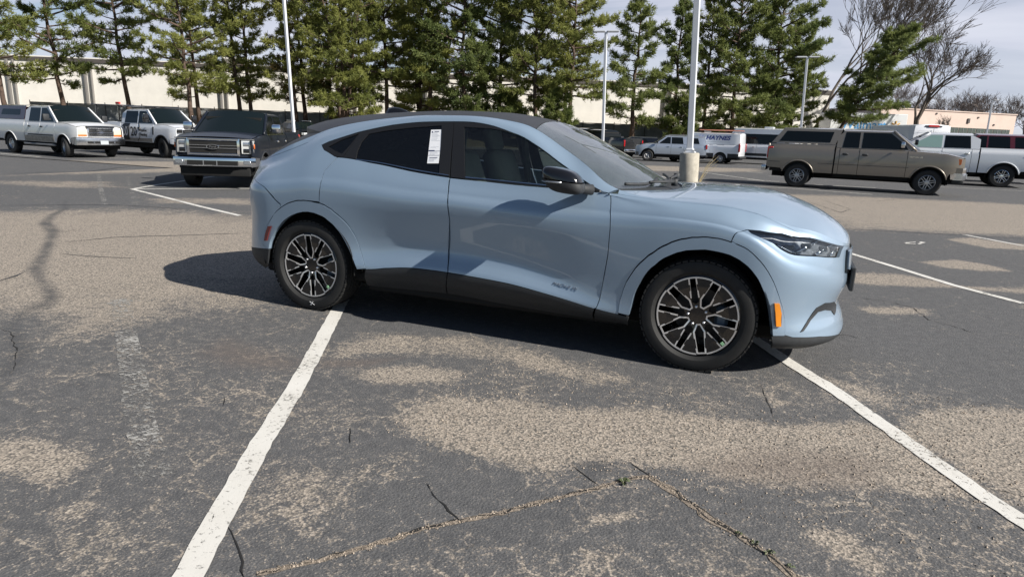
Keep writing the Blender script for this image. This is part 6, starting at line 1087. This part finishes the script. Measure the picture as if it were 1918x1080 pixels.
MB().tube([(0, -.06, 2.56), (FLn, -.06, 2.56)], .025, 5).build('top_rail', M['fencepost'], fence)
# pink building far right, lorry trailer
pk = thing('pink_building', 'flat roofed pink building far off at the right edge', 'building', (14.15, 122.27, 0), math.atan2(18.22, 23.39)); PLn = 29.65
M['pink'] = mat('pink stucco', (.62, .49, .42), .9, var=.06, vscale=.6); M['darkglass'] = mat('dark shop glass', (.03, .05, .05), .1, coat=1.0)
MB().box(0, PLn, 0, 14, 0, 7.45).build('wall', M['pink'], pk); MB().box(-.1, PLn+.1, -.12, 14, 7.452, 7.62).build('coping', M['pink'], pk)
for k in range(7): x = 15.2+k*1.95; f_ = MB().box(x, x+1.8, -.06, -.003, 2.2, 4.9).build('window', M['darkglass'], pk); MB().box(x+.85, x+.93, -.10, -.061, 2.2, 4.9).build('mullion', M['greytrim'], f_)
for x, z in ((11.5, 6.9), (20.8, 6.6), (13.2, 5.5), (24.6, 5.5)): MB().box(x, x+.3, -.15, -.003, z, z+.25, .03).build('wall_lamp', M['coping'], pk)
MB().box(18.6, 19.1, -.2, -.003, 5.7, 6.5, .05).build('wall_box', M['coping'], pk)
tr_ = thing('box_trailer', 'white lorry trailer with blue Walmart lettering, half hidden by the leaning pine', 'trailer', (4.15, 69.5, .3), math.atan2(73.84-69.61, 14.75-4.25)); MB().box(0, 7.6, 0, 2.6, 1.1, 4.2, .04).build('box_body', M['white_paint'], tr_); MB().box(.1, 7.5, .2, 2.4, .9, 1.1).build('chassis', M['black'], tr_)
for x in (5.2, 6.4):
    for y in (.35, 2.25): add_wheel(tr_, x, y, .5, .3, .28, 'steel', M['alloy'])
text_mesh('trailer_lettering', 'Walmart', 1.25, mat('sign blue', (.10, .36, .72), .4), tr_, frame((3.35, -.012, 3.05), (1, 0, 0), (0, 0, 1)), bold=.015)
sp = MB()
for k in range(6):
    a = math.pi*k/3+.5; sp.tube([(6.5+.16*math.cos(a), -.02, 3.1+.16*math.sin(a)), (6.5+.45*math.cos(a), -.02, 3.1+.45*math.sin(a))], .06, 5)
sp.build('spark_emblem', mat('sign yellow', (.75, .42, .03), .4), tr_)
# light poles
M['polewhite'] = mat('white painted steel', (.62, .64, .68), .45, var=.06, vscale=3); M['concrete'] = mat('cast concrete', (.40, .37, .31), .9, var=.22, vscale=5, bump=.4, bscale=40); M['head'] = mat('lamp housing', (.36, .38, .41), .5)
def light_pole(label, x, y, z, H, k, heads, base=True, w=.10):
    r = thing('light_pole', label, 'light pole', (x, y, z), 0, 'parking lot light poles'); plumb(r, k); zb = .0
    if base:
        b = MB(); b.lathe([(0, .96), (.30, .96), (.325, .93), (.325, -.1)], 28, (0, 0, 0), 'z'); b.build('concrete_base', M['concrete'], r, True, True, 40); MB().box(-.19, .19, -.19, .19, .963, 1.0, .01).build('base_plate', M['polewhite'], r); zb = 1.0
        for a in (-.14, .14):
            for c in (-.14, .14): MB().tube([(a, c, .99), (a, c, 1.06)], .018, 6).build('bolt', M['greytrim'], r)
        MB().box(-.13, .13, -.13, .13, .985, 1.12, .03).build('base_cover', M['polewhite'], r)
    MB().box(-w, w, -w, w, zb, H, .02).build('pole', M['polewhite'], r)
    for s in heads: 
        h = MB().box(s*.08 if s > 0 else s*.85, s*.85 if s > 0 else s*.08, -.19, .19, H-.04, H+.06, .03); ho = h.build('lamp_head', M['head'], r); ho.rotation_euler = (0, 0, CAM_YAW)
    return r
light_pole('nearest white light pole on a round concrete base, left of the tan truck', -2.60, 18.46, 0, 8.9, 1.2, (-1, 1))
light_pole('white light pole rising behind the blue-black truck, at the left', -29.67, 30.6, 0, 9.6, .9, (-1, 1), False, .085)
light_pole('white light pole with a T head between two pines, beyond the windscreen', -11.3, 40.1, 0, 8.12, .9, (-1, 1), False, .085)
light_pole('grey white light pole with a T head behind the tan topper', 1.33, 51.0, 0, 7.62, 1.1, (-1, 1), False, .085)
light_pole('far light pole with one arm in front of the pink building', 26.0, 107, 0, 8.0, .4, (1,), False, .10)
sk = MB(); rs = random.Random(3)
for k in range(5): 
    a = Vector((-2.28+rs.random()*.1, 18.38+rs.random()*.15, 0)); e = a+Vector((.42+.16*rs.random(), .12, .55+.45*rs.random())); sk.tube([a, a.lerp(e, .5)+Vector((-.06, 0, .06)), e], [.010, .009, .004], 4)
tag(sk.build('dry_stalks', M['straw']), 'pale dry weed stalks leaning out beside the concrete pole base', 'weed')
# ---------------------------------------------------------------- trees
def leafmat(name, c0, c1, sc=.5):
    m = bpy.data.materials.new(name); m.use_nodes = True; t = m.node_tree; p = t.nodes['Principled BSDF']; o = t.nodes['Material Output']; N = t.nodes.new
    tcn = N('ShaderNodeTexCoord'); n = N('ShaderNodeTexNoise'); n.inputs['Scale'].default_value = sc; n.inputs['Detail'].default_value = 5; t.links.new(tcn.outputs['Object'], n.inputs['Vector'])
    oi = N('ShaderNodeObjectInfo'); ad = N('ShaderNodeMath'); ad.operation = 'MULTIPLY_ADD'; ad.inputs[1].default_value = .35; t.links.new(oi.outputs['Random'], ad.inputs[0]); t.links.new(n.outputs['Fac'], ad.inputs[2])
    r = N('ShaderNodeMapRange'); r.inputs[1].default_value = .42; r.inputs[2].default_value = .92; t.links.new(ad.outputs[0], r.inputs[0])
    x = N('ShaderNodeMix'); x.data_type = 'RGBA'; x.inputs['A'].default_value = (*c0, 1); x.inputs['B'].default_value = (*c1, 1); t.links.new(r.outputs[0], x.inputs['Factor']); t.links.new(x.outputs['Result'], p.inputs['Base Color']); p.inputs['Roughness'].default_value = .6; p.inputs['Specular IOR Level'].default_value = .25
    tl = N('ShaderNodeBsdfTranslucent'); t.links.new(x.outputs['Result'], tl.inputs[0]); mx = N('ShaderNodeMixShader'); mx.inputs[0].default_value = .45; t.links.new(p.outputs[0], mx.inputs[1]); t.links.new(tl.outputs[0], mx.inputs[2]); t.links.new(mx.outputs[0], o.inputs['Surface']); return m
M['needle'] = leafmat('pine needles', (.13, .165, .05), (.33, .34, .10)); M['needle_brown'] = leafmat('browning needles', (.17, .14, .05), (.24, .17, .07)); M['needle_dark'] = leafmat('dark needles', (.11, .15, .052), (.27, .30, .10))
M['bark'] = mat('pine bark', (.085, .058, .044), .95, var=.45, vscale=5, bump=.8, bscale=18); M['greybark'] = mat('grey bark', (.125, .105, .09), .95, var=.3, vscale=4)
def fast(name, V, F3, m, parent):
    V = np.asarray(V, np.float32); F3 = np.asarray(F3, np.int32); me = bpy.data.meshes.new(name); me.vertices.add(len(V)); me.vertices.foreach_set('co', V.ravel()); me.loops.add(F3.size); me.loops.foreach_set('vertex_index', F3.ravel()); me.polygons.add(len(F3)); me.polygons.foreach_set('loop_start', np.arange(0, F3.size, 3, dtype=np.int32)); me.update(calc_edges=True); me.materials.append(m)
    o = bpy.data.objects.new(name, me); COL.objects.link(o)
    if parent: o.parent = parent
    return o
def pine(seed, H, zb, spread, nbr, per, m, stems=((0, 0, 0, 0),), flag=0.0, needles=15, nl=.34, nw=.05, prof=(.32, .55), trunk_r=.20):
    R_ = np.random.RandomState(seed); t = MB(); TC = []; TD = []
    for sx, sy, lx, ly in stems:
        k = 9; px = [sx+lx*(i/k)**1.3+R_.normal(0, .05)*(i > 0) for i in range(k+1)]; py = [sy+ly*(i/k)**1.3+R_.normal(0, .05)*(i > 0) for i in range(k+1)]; pz = [H*i/k for i in range(k+1)]
        t.tube(list(zip(px, py, pz)), [trunk_r*(1-.86*i/k)*(1.25 if i == 0 else 1) for i in range(k+1)], 7)
        for b in range(nbr):
            q = (b+R_.rand())/nbr; z = zb+(H-zb)*q*.985; a = b*2.399+R_.rand()*1.2; L = spread*1.55*((q+.12)**prof[0])*((1.03-q)**prof[1])*(.30+.95*R_.rand()**.8)
            if flag: L *= 1+flag*math.cos(a)
            L = max(L, .35); d = np.array([math.cos(a), math.sin(a), 0]); o0 = np.array([np.interp(z, pz, px), np.interp(z, pz, py), z]); up = -.10+.55*q+R_.normal(0, .12)
            pts = [o0+d*L*s+np.array([0, 0, L*(up*s+.16*s*s)]) for s in (0, .35, .7, 1.0)]; t.tube(pts, [.012+.022*L, .010+.015*L, .008+.007*L, .006], 4, False)
            n = int(per*(.5+L/spread)); side = np.array([-d[1], d[0], 0])
            for i in range(n):
                s = .28+.72*R_.rand()**.8; w = (R_.rand()-.5)*2*L*.34*(1.15-s*.75); base = o0+d*L*s+np.array([0, 0, L*(up*s+.16*s*s)]); c = base+side*w+np.array([0, 0, R_.normal(.05, .12)]); TC.append(c); dd = d*(.5+.5*s)+side*np.sign(w)*.6+np.array([0, 0, .55]); TD.append(dd/np.linalg.norm(dd))
                if i % 3 == 0: t.tube([base-d*abs(w)*.5, c], [.012, .006], 3, False)
        TC.append(np.array([px[-1], py[-1], H])); TD.append(np.array([0, 0, 1.0]))
    TC = np.array(TC); TD = np.array(TD); n = len(TC); D = R_.normal(size=(n, needles, 3)); D /= np.linalg.norm(D, axis=2, keepdims=True); D = D*.85+TD[:, None]*.75; D /= np.linalg.norm(D, axis=2, keepdims=True); Ln = nl*(.65+.6*R_.rand(n, needles, 1)); S = np.cross(D, R_.normal(size=(n, needles, 3))); S /= np.linalg.norm(S, axis=2, keepdims=True)
    C = TC[:, None]+R_.normal(0, .05, (n, needles, 3)); V = np.stack([C-S*nw*.5, C+S*nw*.5, C+D*Ln+S*nw*.22, C+D*Ln-S*nw*.22], 2).reshape(-1, 3); q = np.arange(n*needles)*4; F = np.concatenate([np.stack([q, q+1, q+2], 1), np.stack([q, q+2, q+3], 1)])
    root = bpy.data.objects.new('pine_tree', None); COL.objects.link(root); t.build('trunk', M['bark'], root, True); fast('crown', V, F, m, root); return root
GP = 'pines on the bank in front of the warehouse'
kindsP = {
 'airy': pine(1, 15, 3.4, 3.9, 46, 27, M['needle'], nw=.055, nl=.31), 'airy2': pine(2, 15, 2.8, 4.0, 50, 27, M['needle'], nw=.055, nl=.31), 'slim': pine(3, 15, 2.4, 2.9, 48, 22, M['needle'], nw=.055, nl=.31), 'brown': pine(4, 14, 2.0, 3.0, 44, 17, M['needle_brown'], nw=.05, nl=.36),
 'multi': pine(5, 14, .8, 3.5, 36, 25, M['needle'], stems=((0, 0, 0, 0), (.15, 0, 2.2, .5), (-.2, .1, -1.6, .2)), nw=.055, nl=.31), 'dense': pine(6, 15, .6, 3.7, 74, 32, M['needle_dark'], nw=.06, nl=.32), 'dense2': pine(7, 15, .9, 3.5, 70, 32, M['needle_dark'], nw=.06, nl=.32), 'small': pine(8, 12.2, 1.5, 3.2, 48, 26, M['needle_dark'], prof=(.40, .9), nw=.055),
 'lean': pine(9, 11.0, 2.7, 3.1, 72, 25, M['needle_dark'], stems=((0, 0, 6.2, 1.0),), flag=.40, nw=.055), 'low': pine(10, 4.2, .2, 2.3, 36, 18, M['needle'], prof=(.3, .9), nw=.055)}
used = set()
def put_pine(kind, x, y, z, s, rz, label, k=1.0, sz=None):
    src = kindsP[kind]; o = src if kind not in used else clone(src); used.add(kind); o.location = (x, y, z); plumb(o, k); o.rotation_euler.rotate_axis('Z', rz); o.scale = (s, s, s if sz is None else sz); tag(o, label, 'tree', GP)
TP = [('airy', -58.1, 30.25, .9, 1.0, 0.3, 'tall leaning pine at the left edge above the burgundy topper', 2.0), ('airy2', -56.79, 34.09, 1.1, 1.05, 1.2, 'tall airy pine above the cab of the old white truck', 1.9), ('airy', -52.69, 36.84, 1.1, 1.02, 2.6, 'airy pine above the ladder rack of the lettered truck', 1.4), ('airy2', -45.96, 37.32, .9, 1.0, 3.9, 'pine with low branches left of the blue-black truck', 1.3), ('slim', -46.0, 42.84, 1.1, 1.05, .4, 'left stem of a pair of slim pines above the blue-black truck', 1.4), ('slim', -45.38, 43.64, 1.1, 1.0, 2.2, 'right stem of a pair of slim pines above the blue-black truck', 1.2), ('slim', -39.89, 43.07, 1.1, 1.05, 4.0, 'slim green pine just right of the left light pole', 1.3), ('brown', -40.51, 45.04, 1.1, 1.0, 1.0, 'slim pine with browning needles near the left light pole', 1.0), ('multi', -34.73, 42.92, 1.1, .95, .7, 'bushy many stemmed pine above the tail of the blue car', .4), ('airy', -32.96, 46.95, 1.1, 1.05, 4.4, 'tall pine with a thick reddish trunk behind the roof fin', .8), ('slim', -28.93, 47.46, 1.1, 1.0, 5.2, 'slim pine above the rear window of the blue car', .6), ('dense', -25.75, 47.62, 1.1, 1.05, .2, 'dense dark pine above the middle of the blue roof', .3), ('dense2', -24.09, 51.61, 1.1, 1.08, 1.4, 'second dense dark pine above the front window of the blue car', .2), ('airy2', -20.06, 49.9, 1.1, 1.0, 5.3, 'pine above the top of the blue windscreen', .3), ('airy', -16.91, 50.05, 1.1, .98, 5.8, 'pine with a pale trunk left of the T headed light pole', 0), ('small', -12.18, 53.06, 1.1, 1.0, .5, 'shorter pointed pine right of the T headed light pole', .2), ('small', -9.4, 56.38, 1.1, .98, 2.7, 'dark pointed pine left of the nearest light pole', -.6), ('dense2', -4.44, 59.47, 1.1, 1.0, 3.6, 'tall dense pine right of the nearest light pole', .6), ('dense', -1.2, 61.88, 1.1, 1.02, 2.9, 'broad dense pine behind the passenger van', .3), ('dense2', .6, 65.02, .9, .76, 5.0, 'dark pine crowding the light pole behind the tan topper', .8), ('lean', 4.13, 62.9, .6, 1.0, CAM_YAW, 'dark pine leaning to the right behind the tan truck', 0), ('low', -17.6, 48.6, 1.0, .9, 2.0, 'low bushy pine right of the pale trunk', 0), ('low', -22.0, 49.0, 1.0, .8, 4.0, 'low bushy pine above the top of the windscreen', 0), ('slim', -36.2, 47.6, 1.1, .95, 1.9, 'slim pine between the bushy pine and the thick trunked pine', .6), ('low', -8.2, 55.6, 1.1, .9, 1.0, 'low bushy pine behind the silver wagon', 0)]
TP += [('slim', -38.6, 46.3, 1.1, .98, 3.1, 'slim pine behind the bushy many stemmed pine', .5), ('multi', -31.0, 49.3, 1.1, .98, 2.4, 'forked pine between the thick trunked pine and the slim pine', .5), ('airy', -18.5, 53.4, 1.1, .98, 3.0, 'airy pine half hidden behind the pine with a pale trunk', .1), ('slim', -6.9, 59.5, 1.1, .9, .8, 'slim pine close behind the nearest light pole', .3), ('slim', -48.9, 40.9, 1.1, .98, 3.3, 'slim pine behind the roof of the lettered truck', 1.2)]
for t_ in TP: put_pine(t_[0], t_[1], t_[2], t_[3], t_[4], t_[5], t_[6], t_[7])
def bare(seed, H, r0, lean=(0, 0), levels=6, spread=.55, rmin=.016):
    R_ = random.Random(seed); mb = MB(); tw = []
    def grow(p, d, L, r, lv):
        n = 3 if lv > 2 else 2; pts = [p]; dd = Vector(d)
        for i in range(n):
            dd = (dd+Vector((R_.gauss(0, .10), R_.gauss(0, .10), R_.gauss(.03, .06)))).normalized(); pts.append(pts[-1]+dd*L/n)
        mb.tube(pts, [max(rmin, r*(1-.4*i/n)) for i in range(n+1)], 6 if lv > 4 else (4 if lv > 2 else 3), False)
        if lv <= 0: return
        for k in range(R_.choice((2, 3, 3, 3)) if lv > 1 else 5):
            a = R_.random()*6.28; s = spread*(.6+.7*R_.random()); ax = dd.orthogonal().normalized(); ax.rotate(Quaternion(dd, a)); nd = dd.copy(); nd.rotate(Quaternion(ax, s)); nd = (nd+Vector((0, 0, .12))).normalized(); b = pts[-1] if k < 2 else pts[-2]; grow(b, nd, L*(.62+.25*R_.random()), r*(.55 if k else .68), lv-1)
    d0 = Vector((lean[0], lean[1], 1)).normalized()
    grow(Vector((0, 0, 0)), d0, H*.20, r0, levels); return mb
b1 = thing('bare_tree', 'big leafless cottonwood towering behind the dense pines, top right', 'tree', (5.6, 80.1, .8)); bare(21, 27, .30, (.20, .05), 7, .40, .017).build('branches', M['greybark'], b1); plumb(b1, 1.0)
b1b = thing('bare_tree', 'leafless cottonwood with pale limbs left of the tallest bare limbs', 'tree', (3.2, 79.2, .8)); bare(24, 26, .27, (-.02, .02), 7, .36, .017).build('branches', M['greybark'], b1b)
b2 = thing('bare_tree', 'wide leafless tree standing alone right of the leaning pine', 'tree', (12.0, 70.5, .2)); bare(34, 19.0, .28, (.12, 0), 7, .52, .012).build('branches', M['greybark'], b2); plumb(b2, -1.0)
b3 = thing('bare_tree', 'thin leafless tree in front of the pink building', 'tree', (21.5, 104, .5)); bare(40, 9, .12, (0, 0), 5, .45).build('branches', M['greybark'], b3)
wood = MB(); rw = random.Random(77)
for k in range(20):
    x = 1620+k*20+rw.random()*20; dpt = 140+rw.random()*30; s_ = rw.choice((1, 1.2, .9)); m_ = bare(50+k, 19*s_, .25, (0, 0), 6, .58, .022); lat = (x-959)/1228.7*dpt; P0 = Vector((CAM_POS.x, CAM_POS.y, 0))+Vector((-math.sin(CAM_YAW), math.cos(CAM_YAW), 0))*dpt+Vector((math.cos(CAM_YAW), math.sin(CAM_YAW), 0))*lat+Vector((0, 0, 1.0)); o_ = len(wood.v); wood.v += [(a+P0.x, b+P0.y, c+P0.z) for a, b, c in m_.v]; wood.f += [tuple(i+o_ for i in f) for f in m_.f]
tag(wood.build('distant_wood', mat('hazy brown twigs', (.20, .17, .155), 1.0)), kind='stuff')
